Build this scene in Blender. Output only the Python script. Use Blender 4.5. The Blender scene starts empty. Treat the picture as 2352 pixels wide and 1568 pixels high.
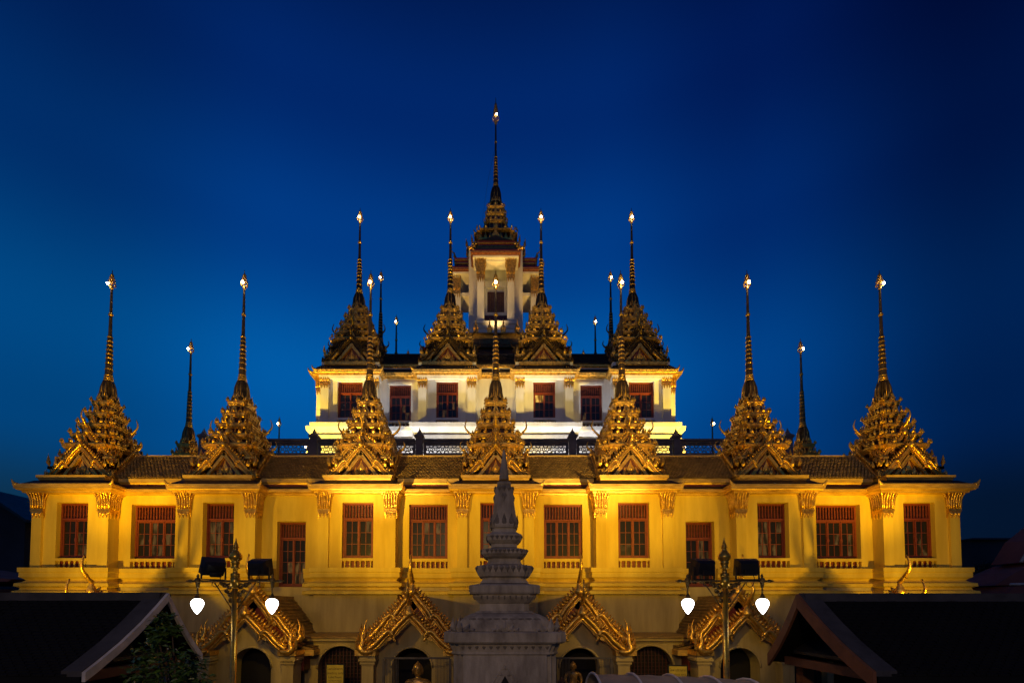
import bpy, math, random
from math import sin, cos, pi, radians, tan
from mathutils import Vector, Matrix
random.seed(7)
R = radians
scene = bpy.context.scene
COL = scene.collection

# ------------------------------------------------------------------ camera
EYE = 5.0
TH = 0.0430
FPX, CX, VY = 1136.35, 1138.7, 1342.3
cam_d = bpy.data.cameras.new('camera')
cam = bpy.data.objects.new('camera', cam_d)
COL.objects.link(cam)
cam.location = (0, 0, EYE)
cam.rotation_euler = (pi / 2 + TH, 0, 0)
cam_d.sensor_width = 36
cam_d.lens = FPX / 2352 * 36
cam_d.shift_x = (1176 - CX) / 2352
cam_d.shift_y = (VY - 784) / 2352
cam_d.clip_start = 0.1
cam_d.clip_end = 3000
scene.camera = cam

# ------------------------------------------------------------------ sky (blue hour)
world = bpy.data.worlds.new('World')
scene.world = world
world.use_nodes = True
wn, wl = world.node_tree.nodes, world.node_tree.links
wn.clear()
out = wn.new('ShaderNodeOutputWorld')
bg = wn.new('ShaderNodeBackground')
tc = wn.new('ShaderNodeTexCoord')
sep = wn.new('ShaderNodeSeparateXYZ')
wl.new(tc.outputs['Generated'], sep.inputs[0])
ramp = wn.new('ShaderNodeValToRGB')
ramp.color_ramp.interpolation = 'EASE'
els = ramp.color_ramp.elements
stops = [(0.0, (0.012, 0.040, 0.080)), (0.14, (0.006, 0.048, 0.120)), (0.28, (0.0006, 0.088, 0.325)), (0.40, (0.0003, 0.104, 0.385)), (0.59, (0.0003, 0.043, 0.232)),
         (0.72, (0.0003, 0.020, 0.142)), (0.82, (0.0003, 0.009, 0.072)), (1.0, (0.0003, 0.003, 0.028))]
els[0].position, els[0].color = stops[0][0], (*stops[0][1], 1)
els[1].position, els[1].color = stops[-1][0], (*stops[-1][1], 1)
for p, c in stops[1:-1]:
    e = els.new(p)
    e.color = (*c, 1)
wl.new(sep.outputs['Z'], ramp.inputs[0])
# the afterglow lies to the left of the temple: the falloff to both sides also holds lens vignetting
az = wn.new('ShaderNodeMath'); az.operation = 'MULTIPLY_ADD'
z2 = wn.new('ShaderNodeMath'); z2.operation = 'MULTIPLY'; wl.new(sep.outputs['Z'], z2.inputs[0]); wl.new(sep.outputs['Z'], z2.inputs[1])
z3 = wn.new('ShaderNodeMath'); z3.operation = 'SUBTRACT'; z3.inputs[0].default_value = 1.0001; wl.new(z2.outputs[0], z3.inputs[1])
z4 = wn.new('ShaderNodeMath'); z4.operation = 'SQRT'; wl.new(z3.outputs[0], z4.inputs[0])
z5 = wn.new('ShaderNodeMath'); z5.operation = 'DIVIDE'; wl.new(sep.outputs['X'], z5.inputs[0]); wl.new(z4.outputs[0], z5.inputs[1])
wl.new(z5.outputs[0], az.inputs[0]); az.inputs[1].default_value = 1.0; az.inputs[2].default_value = 0.0
azr = wn.new('ShaderNodeValToRGB')
azr.color_ramp.interpolation = 'EASE'
a_ = azr.color_ramp.elements
a_[0].position, a_[0].color = 0.0, (0.55, 0.55, 0.55, 1)
a_[1].position, a_[1].color = 1.0, (0.16, 0.16, 0.22, 1)
for p, c in ((0.16, (0.62, 0.62, 0.60)), (0.30, (1.0, 0.99, 0.99)), (0.60, (1.0, 1.0, 1.0)), (0.74, (0.5, 0.5, 0.62)), (0.86, (0.15, 0.15, 0.22))):
    e = a_.new(p); e.color = (*c, 1)
azm = wn.new('ShaderNodeMath'); azm.operation = 'MULTIPLY_ADD'
wl.new(az.outputs[0], azm.inputs[0]); azm.inputs[1].default_value = 0.5; azm.inputs[2].default_value = 0.5
wl.new(azm.outputs[0], azr.inputs[0])
mul = wn.new('ShaderNodeMixRGB'); mul.blend_type = 'MULTIPLY'; mul.inputs[0].default_value = 1
wl.new(ramp.outputs[0], mul.inputs[1]); wl.new(azr.outputs[0], mul.inputs[2])
wl.new(mul.outputs[0], bg.inputs['Color'])
bg.inputs['Strength'].default_value = 1.0
wl.new(bg.outputs[0], out.inputs[0])

scene.view_settings.view_transform = 'Standard'
scene.view_settings.look = 'None'
scene.view_settings.exposure = 0
scene.view_settings.gamma = 1
scene.render.engine = 'CYCLES'
scene.cycles.max_bounces = 6
scene.cycles.diffuse_bounces = 3
scene.cycles.glossy_bounces = 3
scene.cycles.sample_clamp_indirect = 4
scene.cycles.use_denoising = True
scene.cycles.use_light_tree = True


def lamp(name, kind, loc, energy, color, target=None, size=0.1, angle=60, blend=0.6, parent=None):
    d = bpy.data.lights.new(name, kind)
    d.energy = energy
    d.color = color
    if kind == 'SPOT':
        d.spot_size = R(angle); d.spot_blend = blend; d.shadow_soft_size = size
    elif kind == 'POINT':
        d.shadow_soft_size = size
    elif kind == 'AREA':
        d.shape = 'RECTANGLE'; d.size = size[0]; d.size_y = size[1]
        d.spread = R(angle)
    o = bpy.data.objects.new(name, d)
    COL.objects.link(o)
    o.location = loc
    if target is not None:
        v = Vector(target) - Vector(loc)
        o.rotation_euler = v.to_track_quat('-Z', 'Y').to_euler()
    if parent:
        o.parent = parent
    return o


AMBER = (1.0, 0.60, 0.018)
WHITE = (0.98, 0.97, 1.0)
# light falls where the photo shows it; every lamp below sits in a floodlight housing built further down
FLOODS = [  # location, target, watts, cone
    ((-11.6, 10.1, EYE - 0.9), (-10.6, 16.2, EYE + 4.3), 1150, 98),
    ((11.6, 10.1, EYE - 0.9), (10.6, 16.2, EYE + 4.3), 980, 98),
    ((-11.4, 10.1, EYE - 0.9), (-11.6, 16.2, EYE + 6.2), 2900, 48),
    ((11.4, 10.1, EYE - 0.9), (11.6, 16.2, EYE + 6.2), 2900, 48),
]
for i, (l, t, w, a) in enumerate(FLOODS):
    lamp('flood_light', 'SPOT', l, w, AMBER, t, 0.12, a, 0.9)

# a street lamp on the road behind the camera gives the faint grey light on the near roofs and the chedi
lamp('road_lamp_light', 'POINT', (-2, -6.5, EYE + 4.5), 1300, (1.0, 0.64, 0.27), size=0.4)


# ------------------------------------------------------------------ pixel -> place at a known depth
def rel(u, v, Y):
    x = (u - CX) / FPX; y = (VY - v) / FPX
    s = Y / (cos(TH) - y * sin(TH))
    return x * s, (sin(TH) + y * cos(TH)) * s


def Zp(v, Y, u=1138.7): return EYE + rel(u, v, Y)[1]
def Xp(u, v, Y): return rel(u, v, Y)[0]


# ------------------------------------------------------------------ materials
def mat(name, color, rough=0.6, metal=0.0, noise=0.0, nscale=6.0, bump=0.0, bscale=40.0, color2=None, spec=0.5, stretch=None, fac=0.5):
    m = bpy.data.materials.new(name)
    m.use_nodes = True
    n, l = m.node_tree.nodes, m.node_tree.links
    b = n['Principled BSDF']
    b.inputs['Base Color'].default_value = (*color, 1)
    b.inputs['Roughness'].default_value = rough
    b.inputs['Metallic'].default_value = metal
    b.inputs['Specular IOR Level'].default_value = spec
    geo = n.new('ShaderNodeNewGeometry')
    mp = n.new('ShaderNodeMapping')
    l.new(geo.outputs['Position'], mp.inputs[0])
    if stretch: mp.inputs['Scale'].default_value = stretch
    if noise > 0:
        t = n.new('ShaderNodeTexNoise'); t.inputs['Scale'].default_value = nscale; t.inputs['Detail'].default_value = 8
        t.inputs['Roughness'].default_value = 0.62
        l.new(mp.outputs[0], t.inputs['Vector'])
        cr = n.new('ShaderNodeValToRGB')
        c2 = color2 or tuple(c * (1 - noise) for c in color)
        cr.color_ramp.elements[0].position = 0.5 - fac * 0.36; cr.color_ramp.elements[0].color = (*c2, 1)
        cr.color_ramp.elements[1].position = 0.5 + (1 - fac) * 0.3; cr.color_ramp.elements[1].color = (*color, 1)
        l.new(t.outputs['Fac'], cr.inputs[0])
        l.new(cr.outputs[0], b.inputs['Base Color'])
        rr = n.new('ShaderNodeMapRange')
        rr.inputs['To Min'].default_value = min(1, rough + 0.14); rr.inputs['To Max'].default_value = max(0.05, rough - 0.1)
        l.new(t.outputs['Fac'], rr.inputs['Value']); l.new(rr.outputs[0], b.inputs['Roughness'])
    if bump > 0:
        t2 = n.new('ShaderNodeTexNoise'); t2.inputs['Scale'].default_value = bscale; t2.inputs['Detail'].default_value = 5
        l.new(geo.outputs['Position'], t2.inputs['Vector'])
        bm_ = n.new('ShaderNodeBump'); bm_.inputs['Strength'].default_value = bump; bm_.inputs['Distance'].default_value = 0.02
        l.new(t2.outputs['Fac'], bm_.inputs['Height']); l.new(bm_.outputs[0], b.inputs['Normal'])
    return m


def emis(name, color, strength, sample=True):
    m = bpy.data.materials.new(name); m.use_nodes = True
    n, l = m.node_tree.nodes, m.node_tree.links
    b = n['Principled BSDF']
    b.inputs['Base Color'].default_value = (*color, 1)
    b.inputs['Emission Color'].default_value = (*color, 1)
    b.inputs['Emission Strength'].default_value = strength
    if not sample: m.cycles.emission_sampling = 'NONE'
    return m


M_GOLD = mat('gold_leaf', (0.98, 0.60, 0.11), 0.31, 0.78, 0.5, 9, 0.6, 38, color2=(0.50, 0.26, 0.05), fac=0.45)
M_GOLDR = mat('gold_moulding', (0.86, 0.56, 0.14), 0.42, 0.6, 0.45, 3.2, 0.25, 50, color2=(0.48, 0.26, 0.06), stretch=(1, 1, 5))
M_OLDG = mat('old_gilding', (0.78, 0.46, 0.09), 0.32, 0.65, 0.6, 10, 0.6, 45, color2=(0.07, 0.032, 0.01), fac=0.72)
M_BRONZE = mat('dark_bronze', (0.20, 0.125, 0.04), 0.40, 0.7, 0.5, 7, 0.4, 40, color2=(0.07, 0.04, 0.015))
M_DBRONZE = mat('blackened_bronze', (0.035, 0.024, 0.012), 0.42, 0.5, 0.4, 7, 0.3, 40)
M_RED = mat('red_lacquer', (0.16, 0.020, 0.009), 0.45, 0.0, 0.5, 9, 0.2, 40)
M_DRED = mat('dark_red_mosaic', (0.085, 0.018, 0.008), 0.45, 0.0, 0.5, 14, 0.3, 60)
M_WOOD = mat('red_painted_wood', (0.23, 0.040, 0.018), 0.55, 0.0, 0.3, 10, 0.15, 60)
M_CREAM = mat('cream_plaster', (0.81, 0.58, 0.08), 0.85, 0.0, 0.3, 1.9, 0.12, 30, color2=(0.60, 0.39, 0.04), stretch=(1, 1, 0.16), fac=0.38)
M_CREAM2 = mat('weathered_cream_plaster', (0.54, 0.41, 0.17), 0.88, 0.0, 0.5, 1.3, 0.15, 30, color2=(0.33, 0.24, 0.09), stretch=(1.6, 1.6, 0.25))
M_WHITE = mat('white_plaster', (0.78, 0.76, 0.72), 0.8, 0.0, 0.2, 1.8, 0.08, 30, color2=(0.58, 0.555, 0.52), stretch=(1, 1, 0.18), fac=0.38)
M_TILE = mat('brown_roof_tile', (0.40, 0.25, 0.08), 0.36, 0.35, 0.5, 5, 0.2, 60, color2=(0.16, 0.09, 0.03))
M_PTILE = mat('shaded_brown_tile', (0.055, 0.028, 0.012), 0.55, 0.0, 0.5, 5, 0.2, 60)  # darker copy of the brown tile, shade above the eaves put into the colour
M_DTILE = mat('black_roof_tile', (0.022, 0.020, 0.020), 0.5, 0.0, 0.5, 3, 0.2, 60)
M_NTILE = mat('dusty_dark_tile', (0.007, 0.007, 0.008), 0.8, 0.0, 0.5, 2.2, 0.2, 40, color2=(0.004, 0.004, 0.0045), spec=0.2)
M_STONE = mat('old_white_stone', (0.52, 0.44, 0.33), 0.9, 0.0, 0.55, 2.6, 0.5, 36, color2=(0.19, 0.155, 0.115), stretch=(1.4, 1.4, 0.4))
M_PETAL = mat('darker_petal_stone', (0.27, 0.225, 0.17), 0.9, 0.0, 0.5, 8, 0.4, 36)  # carved petals in a darker tone than the rest of the chedi
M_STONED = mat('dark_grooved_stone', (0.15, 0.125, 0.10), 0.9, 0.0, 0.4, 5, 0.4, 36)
M_BALU = mat('grey_balustrade_stone', (0.16, 0.145, 0.16), 0.85, 0.0, 0.4, 2.5, 0.3, 30)
M_IRON = mat('black_metal_housing', (0.018, 0.018, 0.022), 0.5, 0.2, 0.3, 8, 0.1, 60)
M_BRASS = mat('brass_post', (0.92, 0.52, 0.045), 0.30, 0.75, 0.4, 6, 0.1, 60, color2=(0.30, 0.20, 0.07))
M_DBRASS = mat('tarnished_brass', (0.30, 0.19, 0.05), 0.42, 0.4, 0.5, 14, 0.5, 90, color2=(0.05, 0.035, 0.015))
M_PALEB = mat('pale_painted_board', (0.66, 0.63, 0.62), 0.8, 0.0, 0.4, 3, 0.1, 30)
M_GREYR = mat('grey_ridge_mortar', (0.065, 0.063, 0.068), 0.9, 0.0, 0.5, 2.5, 0.4, 25, color2=(0.03, 0.03, 0.034))
M_BROWNB = mat('brown_painted_board', (0.22, 0.085, 0.035), 0.7, 0.0, 0.3, 4, 0.1, 40)
M_GROUND = mat('paving', (0.14, 0.13, 0.12), 0.9, 0, 0.4, 1.2, 0.3, 12)
M_LEAF = mat('leaf_green', (0.075, 0.16, 0.018), 0.38, 0, 0.5, 5, 0, color2=(0.03, 0.065, 0.01))
M_STEM = mat('stem_brown', (0.06, 0.04, 0.025), 0.9)
M_CANVAS = mat('tan_canvas', (0.46, 0.38, 0.28), 0.85, 0, 0.4, 1.6, 0.2, 18, color2=(0.30, 0.24, 0.17))
M_RIB = mat('white_canvas_rib', (0.75, 0.72, 0.68), 0.6)
M_SIGN = mat('yellow_sign_board', (0.62, 0.47, 0.05), 0.6, 0, 0.2, 4)
M_SIGNT = mat('dark_sign_paint', (0.05, 0.03, 0.012), 0.7)
M_DARK = mat('unlit_interior', (0.012, 0.010, 0.009), 0.9)
M_FAR = mat('distant_facade', (0.05, 0.042, 0.045), 0.9, 0, 0.5, 0.3, 0)
M_FARROOF = mat('distant_red_roof', (0.32, 0.09, 0.055), 0.8, 0, 0.4, 0.8, 0)
M_SKYLINE = mat('black_tree_mass', (0.02, 0.025, 0.02), 0.9, 0, 0.5, 1.2, 0)
M_BULB = emis('white_led_bulb', (1.0, 0.90, 0.78), 60, False)
M_GLOBE = emis('white_glass_globe', (1.0, 0.97, 0.94), 7.0)
M_LENS = emis('amber_flood_glass', (1.0, 0.62, 0.10), 3.0, False)


def glass_mat(name, base, lit=None, strength=0.0):
    m = bpy.data.materials.new(name); m.use_nodes = True
    n, l = m.node_tree.nodes, m.node_tree.links
    b = n['Principled BSDF']
    b.inputs['Base Color'].default_value = (*base, 1)
    b.inputs['Roughness'].default_value = 0.25
    b.inputs['Specular IOR Level'].default_value = 0.3
    if lit:
        geo = n.new('ShaderNodeNewGeometry')
        t = n.new('ShaderNodeTexNoise'); t.inputs['Scale'].default_value = 3.1; t.inputs['Detail'].default_value = 2
        mp = n.new('ShaderNodeMapping'); mp.inputs['Scale'].default_value = (3, 1, 0.8)
        l.new(geo.outputs['Position'], mp.inputs[0]); l.new(mp.outputs[0], t.inputs['Vector'])
        cr = n.new('ShaderNodeValToRGB')
        cr.color_ramp.elements[0].position = 0.42; cr.color_ramp.elements[0].color = (0, 0, 0, 1)
        cr.color_ramp.elements[1].position = 0.62; cr.color_ramp.elements[1].color = (*lit, 1)
        l.new(t.outputs['Fac'], cr.inputs[0]); l.new(cr.outputs[0], b.inputs['Emission Color'])
        b.inputs['Emission Strength'].default_value = strength
        m.cycles.emission_sampling = 'NONE'
    return m


M_PANE = glass_mat('dark_window_glass', (0.020, 0.017, 0.015))
M_PANEL = glass_mat('dimly_lit_window_glass', (0.03, 0.024, 0.018), (0.26, 0.13, 0.035), 0.32)
M_PANEY = glass_mat('yellow_lit_window_glass', (0.2, 0.13, 0.03), (0.95, 0.55, 0.10), 0.8)


# ------------------------------------------------------------------ mesh builder
class MB:
    def __init__(s):
        s.v = []; s.f = []; s.m = []; s.sm = []; s.T = Matrix.Identity(4)

    def add(s, vs, fs, mi=0, smooth=False):
        k = len(s.v)
        T = s.T
        s.v += [tuple(T @ Vector(p)) for p in vs]
        s.f += [tuple(i + k for i in f) for f in fs]
        s.m += [mi] * len(fs); s.sm += [smooth] * len(fs)

    def box(s, x0, x1, y0, y1, z0, z1, mi=0):
        s.add([(x0, y0, z0), (x1, y0, z0), (x1, y1, z0), (x0, y1, z0), (x0, y0, z1), (x1, y0, z1), (x1, y1, z1), (x0, y1, z1)],
              [(0, 3, 2, 1), (4, 5, 6, 7), (0, 1, 5, 4), (1, 2, 6, 5), (2, 3, 7, 6), (3, 0, 4, 7)], mi)

    def loft(s, rings, mi=0, smooth=False, closed=True, cap=True, mis=None):
        n = len(rings[0]); vs = [p for r in rings for p in r]; 
        k = len(s.v); T = s.T
        s.v += [tuple(T @ Vector(p)) for p in vs]
        for j in range(len(rings) - 1):
            mm = mis[j] if mis else mi
            for i in range(n if closed else n - 1):
                a = j * n + i; b = j * n + (i + 1) % n
                s.f.append((k + a, k + b, k + b + n, k + a + n)); s.m.append(mm); s.sm.append(smooth)
        if cap and closed:
            s.f.append(tuple(k + i for i in reversed(range(n)))); s.m.append(mis[0] if mis else mi); s.sm.append(False)
            e = k + (len(rings) - 1) * n
            s.f.append(tuple(e + i for i in range(n))); s.m.append(mis[-1] if mis else mi); s.sm.append(False)

    def lathe(s, prof, n=12, c=(0, 0), mi=0, smooth=True, mis=None, flute=0, nf=0):
        rings = []
        for r, z in prof:
            rings.append([(c[0] + r * (1 + flute * cos(nf * 2 * pi * i / n)) * cos(2 * pi * i / n), c[1] + r * (1 + flute * cos(nf * 2 * pi * i / n)) * sin(2 * pi * i / n), z) for i in range(n)])
        s.loft(rings, mi, smooth, True, True, mis)

    def prism(s, poly, a, b, axis='y', mi=0):
        n = len(poly)
        def P(p, t):
            if axis == 'y': return (p[0], t, p[1])
            if axis == 'x': return (t, p[0], p[1])
            return (p[0], p[1], t)
        vs = [P(p, a) for p in poly] + [P(p, b) for p in poly]
        fs = [tuple(range(n)), tuple(reversed(range(n, 2 * n)))] + [(i, i + n, (i + 1) % n + n, (i + 1) % n) for i in range(n)]
        s.add(vs, fs, mi)

    def tube(s, path, rad, n=6, mi=0, smooth=True, squash=1.0):
        path = [Vector(p) for p in path]
        rings = []; prev = None
        for i, p in enumerate(path):
            d = (path[min(i + 1, len(path) - 1)] - path[max(i - 1, 0)])
            d = d.normalized() if d.length > 1e-9 else Vector((0, 0, 1))
            if prev is None:
                a = Vector((0, 1, 0)) if abs(d.y) < 0.9 else Vector((1, 0, 0))
                u = d.cross(a).normalized()
            else:
                u = (prev - d * prev.dot(d)).normalized()
            prev = u; w = d.cross(u)
            r = rad[i] if isinstance(rad, (list, tuple)) else rad
            rings.append([tuple(p + u * r * cos(2 * pi * k / n) + w * r * squash * sin(2 * pi * k / n)) for k in range(n)])
        s.loft(rings, mi, smooth)

    def strip(s, path, w0, w1, ya, yb, mi=0):
        """board following a 2D (x,z) path; section w0 below .. w1 above the path, from y=ya to yb"""
        n = len(path); rings = []
        for i, p in enumerate(path):
            a = path[max(i - 1, 0)]; b = path[min(i + 1, n - 1)]
            dx, dz = b[0] - a[0], b[1] - a[1]; L = math.hypot(dx, dz) or 1
            nx, nz = -dz / L, dx / L
            if nz < 0: nx, nz = -nx, -nz
            rings.append([(p[0] + nx * w0, ya, p[1] + nz * w0), (p[0] + nx * w1, ya, p[1] + nz * w1),
                          (p[0] + nx * w1, yb, p[1] + nz * w1), (p[0] + nx * w0, yb, p[1] + nz * w0)])
        s.loft(rings, mi)

    def mesh(s, name, mats):
        me = bpy.data.meshes.new(name)
        me.from_pydata(s.v, [], s.f)
        for m in mats: me.materials.append(m)
        me.polygons.foreach_set('material_index', s.m)
        me.polygons.foreach_set('use_smooth', s.sm)
        me.update()
        import bmesh
        b = bmesh.new(); b.from_mesh(me)
        bmesh.ops.recalc_face_normals(b, faces=b.faces)
        b.to_mesh(me); b.free()
        return me

    def build(s, name, mats, parent=None, loc=(0, 0, 0), rz=0, **kw):
        if not isinstance(mats, (list, tuple)): mats = [mats]
        return place(name, s.mesh(name, mats), parent, loc, rz, **kw)


def place(name, me, parent=None, loc=(0, 0, 0), rz=0, sc=None, label=None, cat=None, group=None, kind=None):
    o = bpy.data.objects.new(name, me); COL.objects.link(o)
    o.location = loc; o.rotation_euler = (0, 0, rz)
    if sc: o.scale = sc
    if parent: o.parent = parent
    tag(o, label, cat, group, kind)
    return o


def tag(o, label=None, cat=None, group=None, kind=None):
    if label: o['label'] = label
    if cat: o['category'] = cat
    if group: o['group'] = group
    if kind: o['kind'] = kind
    return o


def empty(name, loc=(0, 0, 0), rz=0, parent=None, **kw):
    o = bpy.data.objects.new(name, None); COL.objects.link(o)
    o.location = loc; o.rotation_euler = (0, 0, rz)
    if parent: o.parent = parent
    tag(o, **kw)
    return o


def copy_tree(o, parent=None):
    c = o.copy(); COL.objects.link(c)
    if parent: c.parent = parent
    for ch in o.children: copy_tree(ch, c)
    return c


def spline(pts, n=4):
    P = [Vector(p) for p in pts]; res = []
    for i in range(len(P) - 1):
        p0 = P[max(i - 1, 0)]; p1 = P[i]; p2 = P[i + 1]; p3 = P[min(i + 2, len(P) - 1)]
        for k in range(n):
            t = k / n
            res.append(0.5 * ((2 * p1) + (-p0 + p2) * t + (2 * p0 - 5 * p1 + 4 * p2 - p3) * t * t + (-p0 + 3 * p1 - 3 * p2 + p3) * t ** 3))
    res.append(P[-1])
    return [tuple(p) for p in res]


def sweep(mb, prof, path, mi=0, closed=False):
    """prof: (outward, z); path: plan points, outward = right of travel"""
    n = len(path); offs = []
    for i in range(n):
        def nrm(a, b):
            d = (b[0] - a[0], b[1] - a[1]); L = math.hypot(*d) or 1
            return (d[1] / L, -d[0] / L)
        if closed or 0 < i < n - 1:
            n1 = nrm(path[i - 1], path[i]); n2 = nrm(path[i], path[(i + 1) % n])
        elif i == 0: n1 = n2 = nrm(path[0], path[1])
        else: n1 = n2 = nrm(path[-2], path[-1])
        k = 1 + n1[0] * n2[0] + n1[1] * n2[1]
        offs.append(((n1[0] + n2[0]) / k, (n1[1] + n2[1]) / k))
    rings = [[(path[i][0] + offs[i][0] * o, path[i][1] + offs[i][1] * o, z) for o, z in prof] for i in range(n)]
    if closed: rings.append(rings[0])
    mb.loft(rings, mi, False, True, not closed)


FLAME = [(-.30, 0), (-.46, .16), (-.50, .32), (-.36, .50), (-.20, .66), (-.10, .84), (0, 1), (.10, .84), (.20, .66), (.36, .50), (.50, .32), (.46, .16), (.30, 0)]
FLAME_S = [(-.34, 0), (-.50, .28), (-.24, .58), (0, 1), (.24, .58), (.50, .28), (.34, 0)]


def flame(mb, x, y, z, w, h, t, mi=0, rz=0, poly=FLAME_S, lean=0.0, roll=0.0):
    T = mb.T.copy()
    mb.T = T @ Matrix.Translation((x, y, z)) @ Matrix.Rotation(rz, 4, 'Z') @ Matrix.Rotation(lean, 4, 'X') @ Matrix.Rotation(roll, 4, 'Y')
    n = len(poly)
    vs = [(p[0] * w, 0, p[1] * h) for p in poly] + [(0, -t, 0.34 * h), (0, t * 0.6, 0.34 * h)]
    fs = [(i, (i + 1) % n, n) for i in range(n)] + [((i + 1) % n, i, n + 1) for i in range(n)]
    mb.add(vs, fs, mi)
    mb.T = T


def square(a, z, r=None, c=(0, 0)):
    """square plan with twice stepped corners"""
    r = a * 0.13 if r is None else r
    q = [(a, a - 2 * r), (a - r, a - 2 * r), (a - r, a - r), (a - 2 * r, a - r), (a - 2 * r, a)]
    pts = []
    for k in range(4):
        cc, ss = cos(k * pi / 2), sin(k * pi / 2)
        pts += [(c[0] + x * cc - y * ss, c[1] + x * ss + y * cc, z) for x, y in q]
    return pts


# ------------------------------------------------------------------ gable fronts (facing -Y, eaves at z=0, apex at z=h)
def horn(mb, x, y, z, s, mi=0, knob=0.10):
    """pear knob with the long curved chofa horn rising over it"""
    T = mb.T.copy(); mb.T = T @ Matrix.Translation((x, y, z))
    mb.lathe([(0.005, -knob * 1.1), (knob * .55, -knob * .95), (knob * .95, -knob * .4), (knob, 0), (knob * .8, knob * .6), (knob * .45, knob * 1.3), (knob * .3, knob * 2.0), (knob * .2, knob * 2.6)], 10, mi=mi)
    p = spline([(0, 0, knob * 2.2), (0, -.05 * s, .30 * s), (0, -.20 * s, .46 * s), (0, -.33 * s, .62 * s), (0, -.36 * s, .82 * s), (0, -.27 * s, 1.08 * s)], 3)
    n = len(p)
    mb.tube(p, [knob * .46 * (1 - i / n) ** 0.7 + .010 * s for i in range(n)], 5, mi)
    mb.tube([(0, -.16 * s, .42 * s), (0, -.30 * s, .36 * s)], [knob * .2, .003], 4, mi)
    mb.T = T


def gable(w, h, t, nt, bw, tooth, seed=0, naga=1.0, knob=0.1, hs=0.6, detail=True, gap=None):
    """two overlapping ribbons per side (the upper ends in a drop, the lower starts as a round hump), leaf fins along the back, naga heads"""
    mb = MB(); rnd = random.Random(seed)
    up = [(0, 1.0), (.14, .845), (.27, .69), (.37, .56), (.425, .46), (.435, .38), (.395, .31)]
    lo = [(.40, .40), (.435, .475), (.50, .505), (.57, .47), (.66, .355), (.78, .205), (.90, .085), (1.0, .01)]
    back = [(0, 1.07), (.25, .815), (.50, .565), (.75, .32), (.90, .185), (1.0, .115)]
    K = bw * .30
    for sx in (-1, 1):
        bp = [(sx * p[0] * w, p[1] * h) for p in spline([(a, b, 0) for a, b in back], 2)]
        mb.strip(bp, -bw * .95, 0, -t * .35, t * .6, 0)
        for seg, r0 in ((up, K), (lo, K * 1.05)):
            P = spline([(sx * a * w, -t * .95, b * h) for a, b in seg], 3); n = len(P)
            mb.tube(P, [r0 * (1 if k < n - 4 or seg is lo else max(.25, 1 - .2 * (k - n + 5))) for k in range(n)], 6, 0)
            # thinner inner bead running beside it
            Q = [(p[0] - sx * bw * .30, -t * .8, p[2] - bw * .42) for p in P[1:]]
            mb.tube(Q, r0 * .55, 5, 0)
            S2 = [(p[0], p[2]) for p in P]
            mb.strip(S2, -bw * .75, 0, -t * .75, -t * .1, 0)
        L = [0]
        for i in range(1, len(bp)): L.append(L[-1] + math.hypot(bp[i][0] - bp[i - 1][0], bp[i][1] - bp[i - 1][1]))
        pitch = L[-1] * .93 / nt
        for k in range(nt):
            d = L[-1] * 0.05 + pitch * (k + .2)
            i = min(max(j for j in range(len(L)) if L[j] <= d), len(L) - 2)
            f = (d - L[i]) / (L[i + 1] - L[i])
            x = bp[i][0] + (bp[i + 1][0] - bp[i][0]) * f; z = bp[i][1] + (bp[i + 1][1] - bp[i][1]) * f
            tx, tz = (bp[i + 1][0] - bp[i][0]), (bp[i + 1][1] - bp[i][1]); q = math.hypot(tx, tz); tx /= q; tz /= q
            nx, nz = -tz, tx
            if nz < 0: nx, nz = -nx, -nz
            s_ = tooth * (0.95 + 0.1 * rnd.random()); hw_ = pitch * .40
            # a plump slanted leaf: rises off the board and bends up the slope
            def pt(a, b, y): return (x + tx * a + nx * b, y, z + tz * a + nz * b)
            vs = [pt(-hw_, -.25 * s_, -t * .3), pt(hw_, -.25 * s_, -t * .3), pt(hw_ * .75, .45 * s_, -t * .3), pt(-hw_ * .9, 1.0 * s_, -t * .15), pt(-hw_ * 1.35, .45 * s_, -t * .3),
                  pt(-hw_ * .15, .30 * s_, -t * .3 - hw_ * .95), pt(-hw_ * .15, .30 * s_, t * .5)]
            mb.add(vs, [(a, (a + 1) % 5, 5) for a in range(5)] + [((a + 1) % 5, a, 6) for a in range(5)], 0, True)
        if naga > 0:
            ex, ez = sx * w * 1.0, .02 * h - bw * .3; g = naga
            mb.tube(spline([(ex - sx * .12 * g, -t, ez), (ex + sx * .06 * g, -t * 1.2, ez - .03 * g), (ex + sx * .15 * g, -t * 1.2, ez + .08 * g), (ex + sx * .10 * g, -t * 1.1, ez + .22 * g), (ex + sx * .12 * g, -t, ez + .40 * g), (ex + sx * .04 * g, -t, ez + .62 * g)], 3),
                    [.050 * g, .07 * g, .085 * g, .09 * g, .085 * g, .085 * g, .08 * g, .07 * g, .06 * g, .05 * g, .045 * g, .04 * g, .03 * g, .02 * g, .012 * g, .004 * g], 6, 0)
            for (dx, dz, ww, hh, rl) in ((.20, .02, .10, .20, .35), (.21, .13, .10, .22, .2), (-.02, .10, .10, .20, -.35), (.02, .24, .09, .20, -.2), (.19, .26, .08, .22, .1), (.10, -.02, .12, .16, .0)):
                flame(mb, ex + sx * dx * g, -t * 1.1, ez + dz * g, ww * g, hh * g, .035 * g, 0, roll=sx * rl)
    if knob > 0: horn(mb, 0, -t * .9, h + knob * .1, hs, 0, knob)
    return mb


# ================================================================== ground
g = MB(); g.add([(-600, -200, 0), (600, -200, 0), (600, 900, 0), (-600, 900, 0)], [(0, 1, 2, 3)])
g.build('ground', M_GROUND, kind='structure')

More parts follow.
